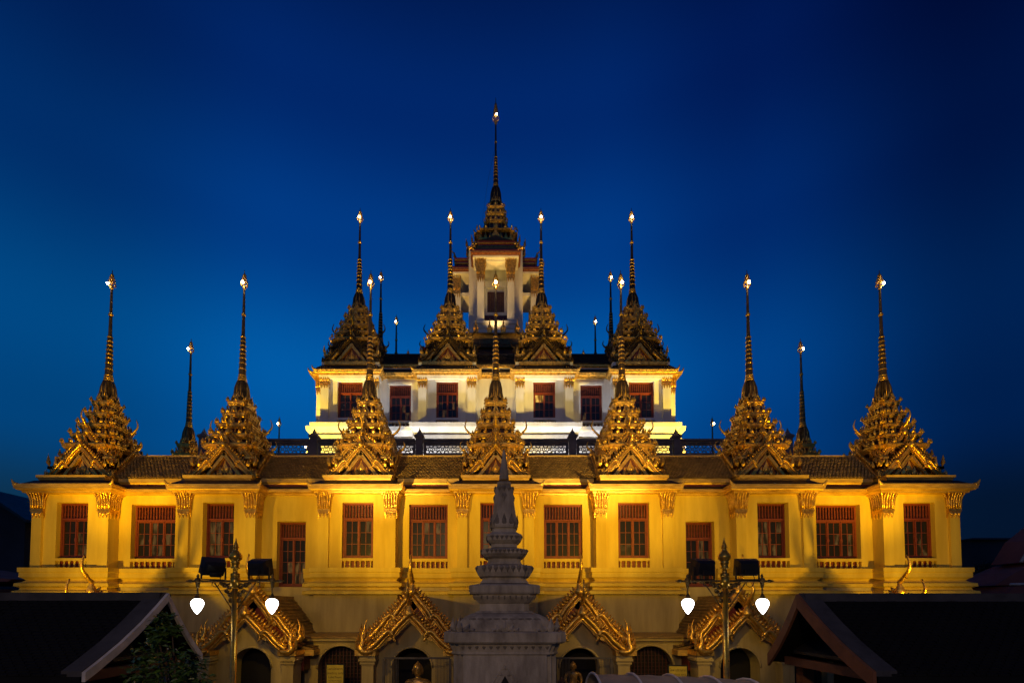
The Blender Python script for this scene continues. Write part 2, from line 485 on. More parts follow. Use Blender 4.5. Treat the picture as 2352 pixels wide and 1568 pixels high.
# ================================================================== the temple
S = 4.4
YA = 16.68                      # axis of the front row of spires
BX = [-13.3, -8.71, -4.33, 0, 4.33, 8.71, 13.3]
YF, YR = 15.43, 15.80           # bay face, recessed wall face
HW = 1.2
temple = empty('temple', (0, 22, 0), label='huge cream and white stepped temple with rows of gilded spires, lit gold at dusk', cat='temple')
TO = Vector((0, -22, 0))        # children are given in world places


def B(mb, name, mats, **kw):
    return mb.build(name, mats, temple, TO, **kw)


def sub(mb, name, mats, parent, loc=(0, 0, 0), rz=0, **kw):
    return mb.build(name, mats, parent, loc, rz, **kw)


zt = lambda v, Y=15.45: Zp(v, Y)
Z_PL = zt(1303.4, 15.35)        # top of plinth mouldings
Z_CB = zt(1132, 15.35)          # underside of eaves
Z_PB = zt(1364, 15.35)
Z_ARC = Zp(1468, 13.7)


def panel(mb, x0, x1, y, z0, z1, holes, th=0.4, mi=0):
    """wall slab with rectangular openings (xa, xb, za, zb), sorted in x"""
    x = x0
    for xa, xb, za, zb in holes:
        if xa > x: mb.box(x, xa, y, y + th, z0, z1, mi)
        if za > z0: mb.box(xa, xb, y, y + th, z0, za, mi)
        if zb < z1: mb.box(xa, xb, y, y + th, zb, z1, mi)
        x = xb
    mb.box(x, x1, y, y + th, z0, z1, mi)


# ---- windows
PANE_MESH = {}


def window(x, y, z0, w, h, sashes, rows, transom=0.30, seed=0, glow=(), mats=None, yellow=()):
    """frame front at y, opening from z0 up, centred on x"""
    wd, back = mats or (M_WOOD, M_DRED)
    root = empty('window', (x, y - 22, z0), parent=temple)
    f = MB()
    e = 0.055
    f.box(-w / 2, -w / 2 + e, 0, .10, 0, h); f.box(w / 2 - e, w / 2, 0, .10, 0, h)
    f.box(-w / 2 + e, w / 2 - e, 0, .10, h - e, h); f.box(-w / 2 + e, w / 2 - e, 0, .10, 0, e)
    zt_ = h * (1 - transom)
    f.box(-w / 2 + e, w / 2 - e, -.02, .10, zt_, zt_ + .05)
    sub(f, 'frame', wd, root)
    g_ = MB()
    n = max(5, int(round((w - 2 * e) / .092)))
    g_.box(-w / 2 + e, w / 2 - e, .09, .10, zt_ + .05, h - e, 1)
    for i in range(n):
        cx_ = -w / 2 + e + (w - 2 * e) * (i + .5) / n
        z_a, z_b = zt_ + .05, h - e; H_ = z_b - z_a
        g_.lathe([(.022, z_a), (.022, z_a + H_ * .10), (.014, z_a + H_ * .14), (.024, z_a + H_ * .24), (.016, z_a + H_ * .5), (.024, z_a + H_ * .78), (.014, z_a + H_ * .88), (.022, z_a + H_ * .92), (.022, z_b)], 6, (cx_, .035), smooth=False)
    sub(g_, 'transom_grille', [wd, back], root)
    rnd = random.Random(seed)
    iw = (w - 2 * e) / sashes
    for k in range(sashes):
        xa = -w / 2 + e + k * iw; xb = xa + iw
        s_ = MB(); q = .042
        s_.box(xa + .003, xa + q, .02, .07, e + .003, zt_ - .003); s_.box(xb - q, xb - .003, .02, .07, e + .003, zt_ - .003)
        s_.box(xa + q, xb - q, .02, .07, zt_ - q, zt_ - .003); s_.box(xa + q, xb - q, .02, .07, e + .003, e + q)
        iz0, iz1 = e + q, zt_ - q; ih = (iz1 - iz0)
        xm = (xa + xb) / 2
        s_.box(xm - .009, xm + .009, .03, .06, iz0, iz1)
        for r_ in range(1, rows):
            zz = iz0 + ih * r_ / rows
            s_.box(xa + q, xm - .009, .032, .058, zz - .009, zz + .009); s_.box(xm + .009, xb - q, .032, .058, zz - .009, zz + .009)
        if k < sashes - 1:   # carved lozenge lock strip over the meeting stiles
            s_.prism([(xb - .02, e + .05), (xb + .02, e + .05), (xb + .02, e + ih * .42), (xb + .045, e + ih * .5), (xb + .02, e + ih * .58), (xb + .02, zt_ - .03), (xb - .02, zt_ - .03), (xb - .02, e + ih * .58), (xb - .045, e + ih * .5), (xb - .02, e + ih * .42)], -.008, .018)
        sub(s_, 'sash', wd, root)
        pw, ph = (iw / 2 - q - .009), ih / rows - .018
        for c in (0, 1):
            for r_ in range(rows):
                key = (round(pw, 3), round(ph, 3))
                idx = (k * 2 + c, r_)
                kind_ = 2 if idx in yellow else (1 if idx in glow or rnd.random() < .05 else 0)
                mk = (*key, kind_)
                if mk not in PANE_MESH:
                    p_ = MB(); p_.box(-key[0] / 2, key[0] / 2, 0, .006, -key[1] / 2, key[1] / 2)
                    PANE_MESH[mk] = p_.mesh('pane', [(M_PANE, M_PANEL, M_PANEY)[kind_]])
                px_ = (xa + q + xm - .009) / 2 if c == 0 else (xm + .009 + xb - q) / 2
                place('pane', PANE_MESH[mk], root, (px_, .045 + rnd.uniform(-.002, .002), iz0 + ih * (r_ + .5) / rows))
    bk = MB(); bk.box(-w / 2 + .01, w / 2 - .01, .11, .13, 0, h)
    sub(bk, 'backing', M_DARK, root)
    return root


BAL_MESH = {}


def baluster_row(x, y, z0, w, h, mw, root, n=None):
    n = n or max(5, int(round(w / .155)))
    key = (round(h, 3), mw.name)
    if key not in BAL_MESH:
        b = MB(); b.lathe([(.032, 0), (.032, h * .12), (.018, h * .2), (.034, h * .42), (.020, h * .78), (.034, h * .9), (.034, h)], 6, smooth=False)
        BAL_MESH[key] = b.mesh('baluster', [mw])
    for i in range(n):
        place('baluster', BAL_MESH[key], temple, (x - w / 2 + w * (i + .5) / n, y - 22, z0))


# ---- capitals and pilasters
def capital_mesh(w, d, H, g=M_GOLD, name='capital'):
    """gilt lotus capital: hanging leaves, banded neck, ribs that curl outwards; front at y=0, centred on x, bottom of leaves at z=0"""
    m = MB()
    zb = H * .22; zn = H * .36
    for a, z1, z2 in ((.02, zb, zb + H * .035), (.035, zb + H * .045, zb + H * .08), (.022, zb + H * .09, zn)):
        m.box(-w / 2 - a, w / 2 + a, -a, d, z1, z2)
    core = []
    for t in (0, .3, .6, .85, 1):
        o = .0 + .045 * t ** 2.2
        z = zn + (H - zn) * t
        core.append([(-w / 2 - o, -o, z), (w / 2 + o, -o, z), (w / 2 + o, d, z), (-w / 2 - o, d, z)])
    m.loft(core)
    nf = 4; ns = max(2, int(round(d / w * 4)))
    def rib(px, py, ox, oy):
        pts = []
        for t, o in ((0, .012), (.25, .016), (.5, .024), (.75, .055), (.9, .10), (1.0, .125), (.96, .155)):
            pts.append((px + ox * o, py + oy * o, zn + (H - zn) * t))
        m.tube(pts, [.030, .036, .036, .034, .030, .022, .006], 5)
    for i in range(nf):
        rib(-w / 2 + w * (i + .5) / nf * 1.0, 0, 0, -1)
    for i in range(ns):
        yy = d * (i + .5) / ns
        rib(-w / 2, yy, -1, 0); rib(w / 2, yy, 1, 0)
    rib(-w / 2, 0, -.8, -.8); rib(w / 2, 0, .8, -.8)
    # hanging leaves
    for i in range(3):
        x = -w / 2 + w * (i + .5) / 3
        m.prism([(x - w / 6.2, zb), (x + w / 6.2, zb), (x + w / 9, zb * .55), (x, 0), (x - w / 9, zb * .55)], -.03, .0)
        flame(m, x, -.03, zb, w / 4, -zb * .8, .02)
    for s_ in (-1, 1):
        for i in range(max(1, int(d / .12))):
            yy = d * (i + .5) / max(1, int(d / .12)); dy = .05
            m.prism([(yy - dy, zb), (yy + dy, zb), (yy + dy * .6, zb * .5), (yy, 0), (yy - dy * .6, zb * .5)], s_ * (w / 2), s_ * (w / 2 + .028), axis='x')
    return m.mesh(name, [g])


CAPM = capital_mesh(.31, .10, .80)
CAPC = capital_mesh(.33, .42, .80)


def pilaster(x, y, z0, z1, w, d, capm, Hc, mw, cap_d=None):
    p = MB(); p.box(-w / 2, w / 2, 0, d, z0, z1)
    o = p.build('pilaster', mw, temple, (x, y - 22, 0))
    place('capital', capm, o, (0, 0, z1 - Hc))
    return o


# ---- lower main storey
BW_Z0, BW_Z1 = Zp(1281, 15.45), Zp(1153.5, 15.45)
for i, bx in enumerate(BX):
    w = MB()
    hw_w = .49
    zb0 = Zp(1302.5, YF); zb1 = Zp(1287, YF)
    panel(w, bx - HW + .003, bx + HW - .003, YF, Z_PL, Z_CB + .28, [(bx - hw_w, bx + hw_w, zb0, BW_Z1)], .36)
    B(w, 'wall', M_CREAM)
    s_ = MB(); s_.box(bx - hw_w, bx + hw_w, YF - .012, YF + .11, zb1, BW_Z0 - .002)
    B(s_, 'window_sill', M_CREAM)
    r_ = MB(); r_.box(bx - hw_w, bx + hw_w, YF + .115, YF + .13, zb0, zb1)
    B(r_, 'red_backing_board', M_WOOD)
    baluster_row(bx, YF + .05, zb0, 2 * hw_w, zb1 - zb0, M_CREAM, None, 6)
    glow = {(2, 0), (2, 1), (3, 0)} if i in (0, 6) else ({(0, 0), (0, 1), (0, 2), (1, 0), (1, 1), (1, 2), (3, 2)} if i in (1, 5) else ({(1, 0), (0, 0)} if i == 4 else {(3, 0)}))
    window(bx, YF + (.16 if i in (0, 6) else .22 if i in (1, 5) else .12), BW_Z0, 2 * hw_w, BW_Z1 - BW_Z0, 2, 3, .30, i, glow)
    for s_x in (-1, 1):
        pilaster(bx + s_x * (HW - .155), YF - .08, Z_PL, Z_CB + .02, .31, .44, CAPC, .80, M_CREAM)
# recessed walls with wide windows or tall doors
for i in range(6):
    xa, xb = BX[i] + HW, BX[i + 1] - HW
    cx_ = (xa + xb) / 2
    w = MB()
    door = i in (1, 4)
    if door:
        cxd = cx_ - .04 if i == 1 else cx_ + .04
        hw_ = .46; z0 = Zp(1346, YR); z1 = Zp(1197, YR)
        panel(w, xa - .05, xb + .05, YR, z0 - .0, Z_CB + .28, [(cxd - hw_, cxd + hw_, z0, z1)])
        B(w, 'wall', M_CREAM)
        rw = window(cxd, YR + .2, z0, 2 * hw_, z1 - z0, 2, 4, .26, 20 + i, {(2, 0), (2, 1), (2, 2), (2, 3), (3, 2)} if i == 4 else {(3, 0), (3, 1), (2, 0)})
        rw.name = 'balcony_door'
    else:
        hw_ = .71 if i in (0, 5) else .62
        z0 = Zp(1282, YR); z1 = Zp(1157.5, YR); zb0 = Zp(1304, YR); zb1 = Zp(1289, YR)
        panel(w, xa - .05, xb + .05, YR, Z_PL, Z_CB + .28, [(cx_ - hw_, cx_ + hw_, zb0, z1)])
        B(w, 'wall', M_CREAM)
        s_ = MB(); s_.box(cx_ - hw_, cx_ + hw_, YR - .012, YR + .11, zb1, z0 - .002); B(s_, 'window_sill', M_CREAM)
        r_ = MB(); r_.box(cx_ - hw_, cx_ + hw_, YR + .115, YR + .13, zb0, zb1); B(r_, 'red_backing_board', M_WOOD)
        baluster_row(cx_, YR + .05, zb0, 2 * hw_, zb1 - zb0, M_CREAM, None, 8)
        window(cx_, YR + (.19 if i in (0, 5) else .12), z0, 2 * hw_, z1 - z0, 3, 3, .30, 30 + i, {(2, 0), (2, 1), (3, 0), (2, 2)} if i == 0 else ({(5, 1), (5, 0)} if i == 5 else ()))

# plan line of the facade
def plan_line(yf, yr, hw, bays, side, back, cut=()):
    """list of polylines along the facade, left to right; cut = x ranges removed"""
    pts = [(bays[0] - side, back), (bays[0] - side, yf)]
    for i, b in enumerate(bays):
        if i: pts += [(b - hw, yr), (b - hw, yf)]
        pts += [(b + hw, yf), (b + hw, yr)] if i < len(bays) - 1 else [(b + side, yf), (b + side, back)]
    segs = [pts]
    for a, b in cut:
        new = []
        for sgm in segs:
            done = False
            for j in range(len(sgm) - 1):
                p, q = sgm[j], sgm[j + 1]
                if p[1] == q[1] and p[0] <= a and q[0] >= b:
                    new += [sgm[:j + 1] + [(a, p[1])], [(b, p[1])] + sgm[j + 1:]]; done = True; break
            if not done: new.append(sgm)
        segs = new
    return segs


door_cut = [((BX[1] + BX[2]) / 2 - .04 - .47, (BX[1] + BX[2]) / 2 - .04 + .47), ((BX[4] + BX[5]) / 2 + .04 - .47, (BX[4] + BX[5]) / 2 + .04 + .47)]
zz = lambda v: Zp(v, 15.3)
prof = [(-.2, zz(1303.4)), (.20, zz(1303.4)), (.20, zz(1313)), (.17, zz(1314)), (.17, zz(1325)), (.10, zz(1328)), (.05, zz(1332)), (.12, zz(1336)), (.24, zz(1339)), (.25, zz(1346)), (.14, zz(1349)), (.16, zz(1354)), (.27, zz(1357)), (.29, zz(1364)), (-.2, zz(1364))]
for sgm in plan_line(YF - .08, YR, HW, BX, HW, 32, door_cut):
    m = MB(); sweep(m, prof, sgm); B(m, 'plinth_moulding', M_CREAM)
low = MB()
sweep(low, [(-.3, zz(1346.5)), (.10, zz(1346.5)), (.10, zz(1364) - .02), (.10, 0), (-.3, 0)], plan_line(YF - .08, YR - .1, HW, BX, HW, 32)[0])
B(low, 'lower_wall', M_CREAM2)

# side and back walls of the main storey
sw = MB()
for s_x in (-1, 1):
    xo = s_x * (13.3 + HW - .25)
    sw.box(min(xo, xo - s_x * .4), max(xo, xo - s_x * .4), YF + .4, 43, 0, Z_CB + .28)
sw.box(-14.0, 14.0, 43, 43.4, 0, Z_CB + .28)
B(sw, 'wall', M_CREAM)

# ---- eaves over the bays and the recesses
def ez(v, Y): return Zp(v, Y)
eave_prof = lambda a, zb, zt_: [(-.35, zb), (a - .16, zb), (a - .15, zb + .05), (a - .06, zb + .07), (a - .05, zb + (zt_ - zb) * .40), (a - .02, zb + (zt_ - zb) * .44), (a - .015, zb + (zt_ - zb) * .72), (a, zb + (zt_ - zb) * .76), (a, zt_), (-.35, zt_ + .10)]
tips = MB()
for i, bx in enumerate(BX):
    m = MB()
    yb = 32 if i in (0, 6) else YR + .3
    if i == 0: path = [(bx - HW, yb), (bx - HW, YF - .08), (bx + HW, YF - .08), (bx + HW, YR + .3)]
    elif i == 6: path = [(bx - HW, YR + .3), (bx - HW, YF - .08), (bx + HW, YF - .08), (bx + HW, yb)]
    else: path = [(bx - HW, yb), (bx - HW, YF - .08), (bx + HW, YF - .08), (bx + HW, yb)]
    z0, z1 = ez(1129, 15.1), ez(1111, 15.1)
    sweep(m, eave_prof(.33 if i in (0, 6) else .27, z0, z1), path)
    for s_x in (-1, 1):   # upturned corner tips
        for dx, dy in ((s_x * (HW + (.33 if i in (0, 6) else .27)), YF - .08 - (.33 if i in (0, 6) else .27)),):
            m.tube(spline([(bx + dx - s_x * .10, dy + .05, z1 - .02), (bx + dx - s_x * .02, dy + .02, z1 + .03), (bx + dx + s_x * .035, dy, z1 + .15)], 3), [.07, .062, .055, .045, .034, .018, .003], 5)
    B(m, 'eave_cornice', M_GOLDR)
    # narrow dark pent roof above the eave with upper cornice on top
    r_ = MB(); z2, z3 = ez(1104, 15.35), ez(1091.5, 15.38)
    sweep(r_, [(-.3, z1 + .02), (.23, z1 + .012), (-.02, z2 + .02), (-.3, z2 + .03)], path)
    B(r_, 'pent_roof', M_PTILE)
    u = MB()
    p2 = [(p[0] - (0 if abs(p[0] - bx) < .01 else (.26 if p[0] > bx else -.26)), p[1] + (0.10 if p[1] < 15.6 else 0)) for p in path]
    sweep(u, [(-.3, z2 - .03), (.02, z2 - .03), (.04, z2 + .02), (.10, z2 + .03), (.11, z2 + (z3 - z2) * .45), (.14, z2 + (z3 - z2) * .5), (.15, z3), (-.3, z3 + .01)], p2)
    B(u, 'upper_cornice', M_GOLDR)
    rd = MB(); sweep(rd, [(-.3, z1 + .05), (.005, z1 + .05), (.005, z2), (-.3, z2)], p2); B(rd, 'red_fascia', M_RED)
for i in range(6):
    xa, xb = BX[i] + HW + .1, BX[i + 1] - HW - .1
    z0, z1 = ez(1134.5, 15.6), ez(1123, 15.6)
    m = MB(); sweep(m, eave_prof(.24, z0, z1), [(xa - .2, YR), (xb + .2, YR)]); B(m, 'eave_cornice', M_GOLDR)
    z2, z3 = ez(1111, 15.8), ez(1099.5, 15.8)
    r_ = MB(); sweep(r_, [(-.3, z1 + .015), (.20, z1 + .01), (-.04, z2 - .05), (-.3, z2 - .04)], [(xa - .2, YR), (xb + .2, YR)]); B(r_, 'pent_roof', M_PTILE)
    u = MB(); sweep(u, [(-.3, z2 - .02), (.0, z2 - .02), (.02, z2 + .03), (.07, z2 + .04), (.08, z3), (-.3, z3 + .01)], [(xa - .12, YR), (xb + .12, YR)]); B(u, 'upper_cornice', M_GOLDR)
    rd = MB(); sweep(rd, [(-.3, z1 + .03), (-.012, z1 + .03), (-.012, z2), (-.3, z2)], [(xa - .2, YR), (xb + .2, YR)]); B(rd, 'red_fascia', M_RED)


# ---- fish-scale tiled link roofs
def tiled_slope(mb, x0, x1, ya, za, yb, zb, tw, th, curve=0.0, mi=0, seed=1, dirx=0):
    """overlapping pointed tiles on a slope that rises from (ya,za) to (yb,zb)"""
    rnd = random.Random(seed)
    L = math.hypot(yb - ya, zb - za); rows = max(2, int(L / th)); cols = max(1, int(round((x1 - x0) / tw)))
    tw = (x1 - x0) / cols
    for r in range(rows):
        t0 = r / rows; t1 = min(1, (r + 1.45) / rows)
        def P(t, lift):
            y = ya + (yb - ya) * t; z = za + (zb - za) * t - curve * sin(pi * t)
            ny, nz = -(zb - za) / L, (yb - ya) / L
            if nz < 0: ny, nz = -ny, -nz
            return y + ny * lift, z + nz * lift
        yA, zA = P(t0, .050); yM, zM = P(t0 + .42 / rows, .042); yB, zB = P(t1, .004)
        for c in range(cols):
            xl = x0 + tw * (c + (.5 if r % 2 else 0)); xr = xl + tw
            if xr > x1 + tw * .3: continue
            j = rnd.uniform(-.004, .006)
            q = tw * .05
            vs = [((xl + xr) / 2, yA, zA + j), (xr - q, yM, zM + j), (xr - q, yB, zB), (xl + q, yB, zB), (xl + q, yM, zM + j), ((xl + xr) / 2, yA, zA - .022), (xr - q, yM, zM - .018), (xl + q, yM, zM - .018)]
            if dirx:
                vs = [(dirx * (b), a, c_) for a, b, c_ in vs]
            mb.add(vs, [(0, 1, 2, 3, 4), (0, 5, 6, 1), (0, 4, 7, 5)], mi)


ZR = Zp(1049, YA)
Z_UC = ez(1099.5, 15.8)
for i in range(6):
    xa, xb = BX[i] + .55, BX[i + 1] - .55
    root = MB()
    root.prism([(YR - .05, Z_UC), (YA, ZR - .03), (YA + .95, Z_UC)], xa, xb, axis='x')
    ro = B(root, 'link_roof', M_TILE)
    t = MB(); tiled_slope(t, xa, xb, YR - .10, Z_UC + .0, YA, ZR, .115, .098, .02, seed=i)
    t.build('roof_tiles', M_TILE, ro, kind='stuff')
    rg = MB(); rg.box(xa, xb, YA - .05, YA + .05, ZR - .03, ZR + .045)
    rg.build('ridge_cap', M_GOLDR, ro)
# side link roofs run back between the towers of the flanks
for s_x in (-1, 1):
    for r in range(4):
        y0 = YA + r * S + .55; y1 = y0 + S - 1.1; xs = s_x * 13.27
        m = MB(); m.prism([(xs - .93, Z_UC), (xs, ZR), (xs + .93, Z_UC)], y0, y1); B(m, 'link_roof', M_TILE)
# flat terrace behind the front roofs
m = MB(); m.box(-13.3, 13.3, YA + .3, 42.5, Z_UC - .5, Z_UC + .0); B(m, 'roof_terrace', M_STONED)


# ------------------------------------------------------------------ spire towers
def leaf_relief(mb, x, y, z, w, h, mi=0):
    flame(mb, x, y, z, w, h, .035, mi, poly=FLAME)
    flame(mb, x, y - .022, z + h * .10, w * .62, h * .66, .025, mi, poly=FLAME_S)
    flame(mb, x - w * .34, y - .012, z + h * .12, w * .3, h * .36, .02, mi, roll=-.35)
    flame(mb, x + w * .34, y - .012, z + h * .12, w * .3, h * .36, .02, mi, roll=.35)


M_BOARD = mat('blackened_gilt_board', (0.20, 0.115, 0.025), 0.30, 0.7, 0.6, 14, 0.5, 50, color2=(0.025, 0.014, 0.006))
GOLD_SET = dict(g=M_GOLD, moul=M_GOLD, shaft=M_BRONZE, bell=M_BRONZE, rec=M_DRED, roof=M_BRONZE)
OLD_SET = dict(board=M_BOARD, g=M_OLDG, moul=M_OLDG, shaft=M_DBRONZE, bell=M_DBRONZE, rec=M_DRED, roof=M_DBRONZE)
TZ = [1.02, 1.39, 1.79, 2.20, 2.64]
TA = [.93, .77, .62, .48, .355]
TAPEX = 2.97


def tier_mesh(k, set_, TZ=TZ, TA=TA, apex=TAPEX, start=.35):
    mb = MB(); a = TA[k]; z = TZ[k]
    zn = TZ[k + 1] if k + 1 < len(TZ) else apex
    an = TA[k + 1] if k + 1 < len(TA) else a * .66
    zp = TZ[k - 1] if k else start
    H = .20 if k else .24
    prof = [(a * .80, z - .10, 1), (a * .86, z - .06, 0), (a * .90, z - .02, 0), (a * .96, z, 0), (a * .96, z + .035, 0), (a * 1.0, z + .05, 0), (a * 1.0, z + .085, 0), (a * .95, z + .10, 0), (a * .95, z + .125, 0), (a * .88, z + .145, 0), (an * .94, z + .155, 1), (an * .80, z + .17, 1), (an * .80, zn - .095, 1)]
    if k == 0: prof = [(a * .72, .15, 1), (a * .72, z - .30, 0), (a * .78, z - .24, 0), (a * .74, z - .2, 1)] + prof
    rings = [square(p[0], p[1]) for p in prof]
    mb.loft(rings, 0, False, True, True, [p[2] for p in prof])
    # turned colonettes in the recess
    if k < len(TZ):
        zz0, zz1 = z + .15, zn - .06
        for q in range(4):
            T = mb.T.copy(); mb.T = T @ Matrix.Rotation(q * pi / 2, 4, 'Z')
            n = 6 - k // 2
            for i in range(n):
                x = -an * .84 + 2 * an * .84 * i / (n - 1)
                hh = zz1 - zz0
                mb.lathe([(.030, zz0), (.016, zz0 + hh * .2), (.030, zz0 + hh * .45), (.016, zz0 + hh * .7), (.034, zz0 + hh)], 5, (x, -an * .93), smooth=False)
            mb.T = T
    # antefixes: centre gablet, smaller ones beside, leaves at the stepped corners
    za = z + .12
    gh = min(.25, (zn - z) * .62) * (1.0 if a < 1.1 else 1.25)
    for q in range(4):
        T = mb.T.copy(); mb.T = T @ Matrix.Rotation(q * pi / 2, 4, 'Z')
        w = gh * .95
        y = -a * .99
        mb.prism([(-w / 2, za - .02), (w / 2, za - .02), (w * .33, za + gh * .34), (0, za + gh), (-w * .33, za + gh * .34)], y - .015, y + .05, mi=0)
        mb.prism([(-w * .24, za), (w * .24, za), (0, za + gh * .55)], y - .022, y - .014, mi=1)
        leaf_relief(mb, 0, y - .025, za, w * .34, gh * .5)
        mb.tube([(0, y, za + gh * .9), (0, y - .01, za + gh * 1.35)], [.018, .003], 4)
        if k < 4:
            for s_x in (-1, 1):
                flame(mb, s_x * a * .44, y, za - .01, gh * .55, gh * .72, .05, 0)
        for s_x in (-1, 1):
            flame(mb, s_x * a * .72, y + .01, za - .02, gh * .34, gh * .74, .06, 0, lean=.12)
            flame(mb, s_x * a * .86, y + a * .13, za - .02, gh * .36, gh * .74, .06, 0, rz=s_x * .5, lean=.04)
        flame(mb, a * .93, -a * .93 + a * .1, za - .02, gh * .42, gh * .85, .07, 0, rz=pi / 4, lean=.04)
        mb.T = T
    return mb.mesh('roof_tier', [set_['moul'], set_['rec']])


def bell_mesh(set_, z0=2.90, z1=3.56, a0=.232, a1=.155):
    mb = MB()
    rings = []
    for t, k in ((0, 1.10), (.04, 1.10), (.05, 1.0), (.30, .98), (.65, .88), (.92, .68), (1.0, .60)):
        a = a0 * k
        rings.append(square(a, z0 + (z1 - z0) * t, a * .22))
    mb.loft(rings, 0)
    for q in range(4):
        T = mb.T.copy(); mb.T = T @ Matrix.Rotation(q * pi / 2, 4, 'Z')
        for x, hh in ((0, .34), (-.6, .24), (.6, .24)):
            flame(mb, x * a0, -a0 * 1.04, z0, a0 * .42, hh * (z1 - z0) * 1.1, .02, 1)
        for s_x in (-1, 1):
            mb.tube([(s_x * a0 * .30, -a0 * 1.0, z0 + .06), (s_x * a0 * .27, -a0 * .9, z0 + (z1 - z0) * .62), (s_x * a0 * .2, -a0 * .7, z0 + (z1 - z0) * .9)], .014, 4, 1)
        mb.T = T
    return mb.mesh('bell', [set_['bell'], set_['g']])


def shaft_meshes(set_, z0=3.56, z1=6.92, r0=.125, r1=.034):
    sh = MB()
    def rr(t): return r1 + (r0 - r1) * (1 - t) ** 1.25 if t < .49 else (r1 + .024 * (1 - t) / .51)
    prof = [(rr(i / 26), z0 + (z1 - z0) * i / 26) for i in range(27)]
    sh.lathe(prof, 10)
    rg = MB()
    for t, dr, hh in ((.012, .030, .05), (.036, .022, .045), (.060, .012, .03), (.125, .018, .022), (.188, .018, .022), (.240, .020, .028), (.285, .020, .030), (.330, .020, .030), (.375, .020, .030), (.42, .020, .028), (.465, .018, .024), (.705, .028, .06), (.985, .022, .05), (1.0, .012, .04)):
        z = z0 + (z1 - z0) * t; r = rr(t)
        rg.lathe([(r * .9, z - hh), (r + dr * .8, z - hh * .6), (r + dr, z), (r + dr * .6, z + hh * .6), (r * .9, z + hh)], 10)
    return sh.mesh('spire_shaft', [set_['shaft']]), rg.mesh('gold_rings', [set_['g']])


def finial_mesh(set_, z0, h, r):
    mb = MB()
    mb.tube([(0, 0, z0), (0, 0, z0 + h * .6), (0, 0, z0 + h)], [.02, .022 * (r / .125), .010 * (r / .125)], 5)
    for k, (t, rr, hh) in enumerate(((.06, 1.0, .34), (.26, .80, .28), (.44, .58, .24), (.60, .38, .20))):
        for q in range(6):
            a = q * pi / 3 + k * .5
            p = [(cos(a) * r * rr * c, sin(a) * r * rr * c, z0 + h * (t + hh * d)) for c, d in ((.15, 0), (.8, .10), (1.0, .38), (.72, .70), (.30, 1.0))]
            mb.tube(p, [.012 * r / .125, .018 * r / .125, .017 * r / .125, .012 * r / .125, .005], 4)
        mb.lathe([(.012, z0 + h * (t - .02)), (r * rr * .45, z0 + h * t), (.012, z0 + h * (t + .03))], 6)
    return mb.mesh('finial', [set_['g']])


def make_tower_meshes(set_, detail=True):
    D = {}
    D['tiers'] = [tier_mesh(k, set_) for k in range(5)]
    D['bell'] = bell_mesh(set_)
    D['shaft'], D['rings'] = shaft_meshes(set_)
    D['finial'] = finial_mesh(set_, 6.90, .62, .125)
    b = MB(); b.lathe([(.008, -.044), (.030, -.028), (.038, 0), (.030, .028), (.008, .044)], 8)
    D['bulb'] = b.mesh('lamp_bulb', [M_BULB])
    # lower front gable and taller one stepped back behind it
    D['front'] = gable(1.0, 1.0, .07, 14, .125, .115, 1, .40, .09, .42).mesh('bargeboard', [set_.get('board', set_['g'])])
    D['upper'] = gable(.92, 1.0, .06, 14, .11, .11, 2, .36, .09, .66).mesh('bargeboard', [set_.get('board', set_['g'])])
    p = MB()
    p.prism([(-.66, 0), (.66, 0), (0, .86)], .06, .10, mi=1)
    for s_x in (-1, 1):
        p.strip([(0, .80), (s_x * .58, .02)], -.10, .0, -.03, .06, 0)
        p.strip([(0, .665), (s_x * .50, .02)], -.03, .0, -.05, -.028, 0)
        p.tube(spline([(s_x * .46, -.06, .36), (s_x * .52, -.07, .33), (s_x * .62, -.07, .2), (s_x * .80, -.06, .02)], 3), [.03, .05, .062, .065, .062, .06, .058, .055, .05, .045], 6, 0)
    leaf_relief(p, 0, .04, .13, .22, .42)
    for s_x in (-1, 1):
        leaf_relief(p, s_x * .17, .04, .03, .18, .30)
        leaf_relief(p, s_x * .36, .045, .01, .13, .17)
    flame(p, 0, .03, .0, .15, .14, .03)
    D['ped'] = p.mesh('pediment', [set_['g'], set_['rec']])
    r_ = MB()
    for q in range(4):
        T = r_.T.copy(); r_.T = Matrix.Rotation(q * pi / 2, 4, 'Z')
        r_.prism([(-.88, -.02), (-.5, .36), (0, .92), (.5, .36), (.88, -.02)], -.86, 0, mi=0)
        r_.prism([(-.80, .36), (-.45, .85), (0, 1.42), (.45, .85), (.80, .36)], -.70, 0, mi=0)
        r_.box(-1.02, 1.02, -1.02, 0, -.10, .0, 1)
        for s_x in (-1, 1):   # corner blocks with stacked gilt ledges and a naga between the arms
            for j, (aa, z0_, z1_) in enumerate(((1.04, 0, .12), (.98, .13, .22), (1.04, .23, .32))):
                r_.box(s_x * .62 if s_x > 0 else -aa, aa if s_x > 0 else -.62, -aa, -.62, z0_, z1_, 1 if j != 1 else 2)
            r_.box(s_x * .62 if s_x > 0 else -.86, .86 if s_x > 0 else -.62, -.86, -.62, .32, .60, 1); r_.box(s_x * .62 if s_x > 0 else -.92, .92 if s_x > 0 else -.62, -.92, -.62, .60, .67, 1)
            flame(r_, s_x * 1.0, -1.0, .30, .17, .42, .08, 1, rz=s_x * pi / 4, lean=.1)
            flame(r_, s_x * .82, -.82, .66, .14, .30, .07, 1, rz=s_x * pi / 4, lean=.1)
            flame(r_, s_x * .78, -1.04, .31, .14, .26, .05, 1)
        r_.T = T
    D['roof'] = r_.mesh('cross_roof', [set_['roof'], set_['g'], set_['rec']])
    return D


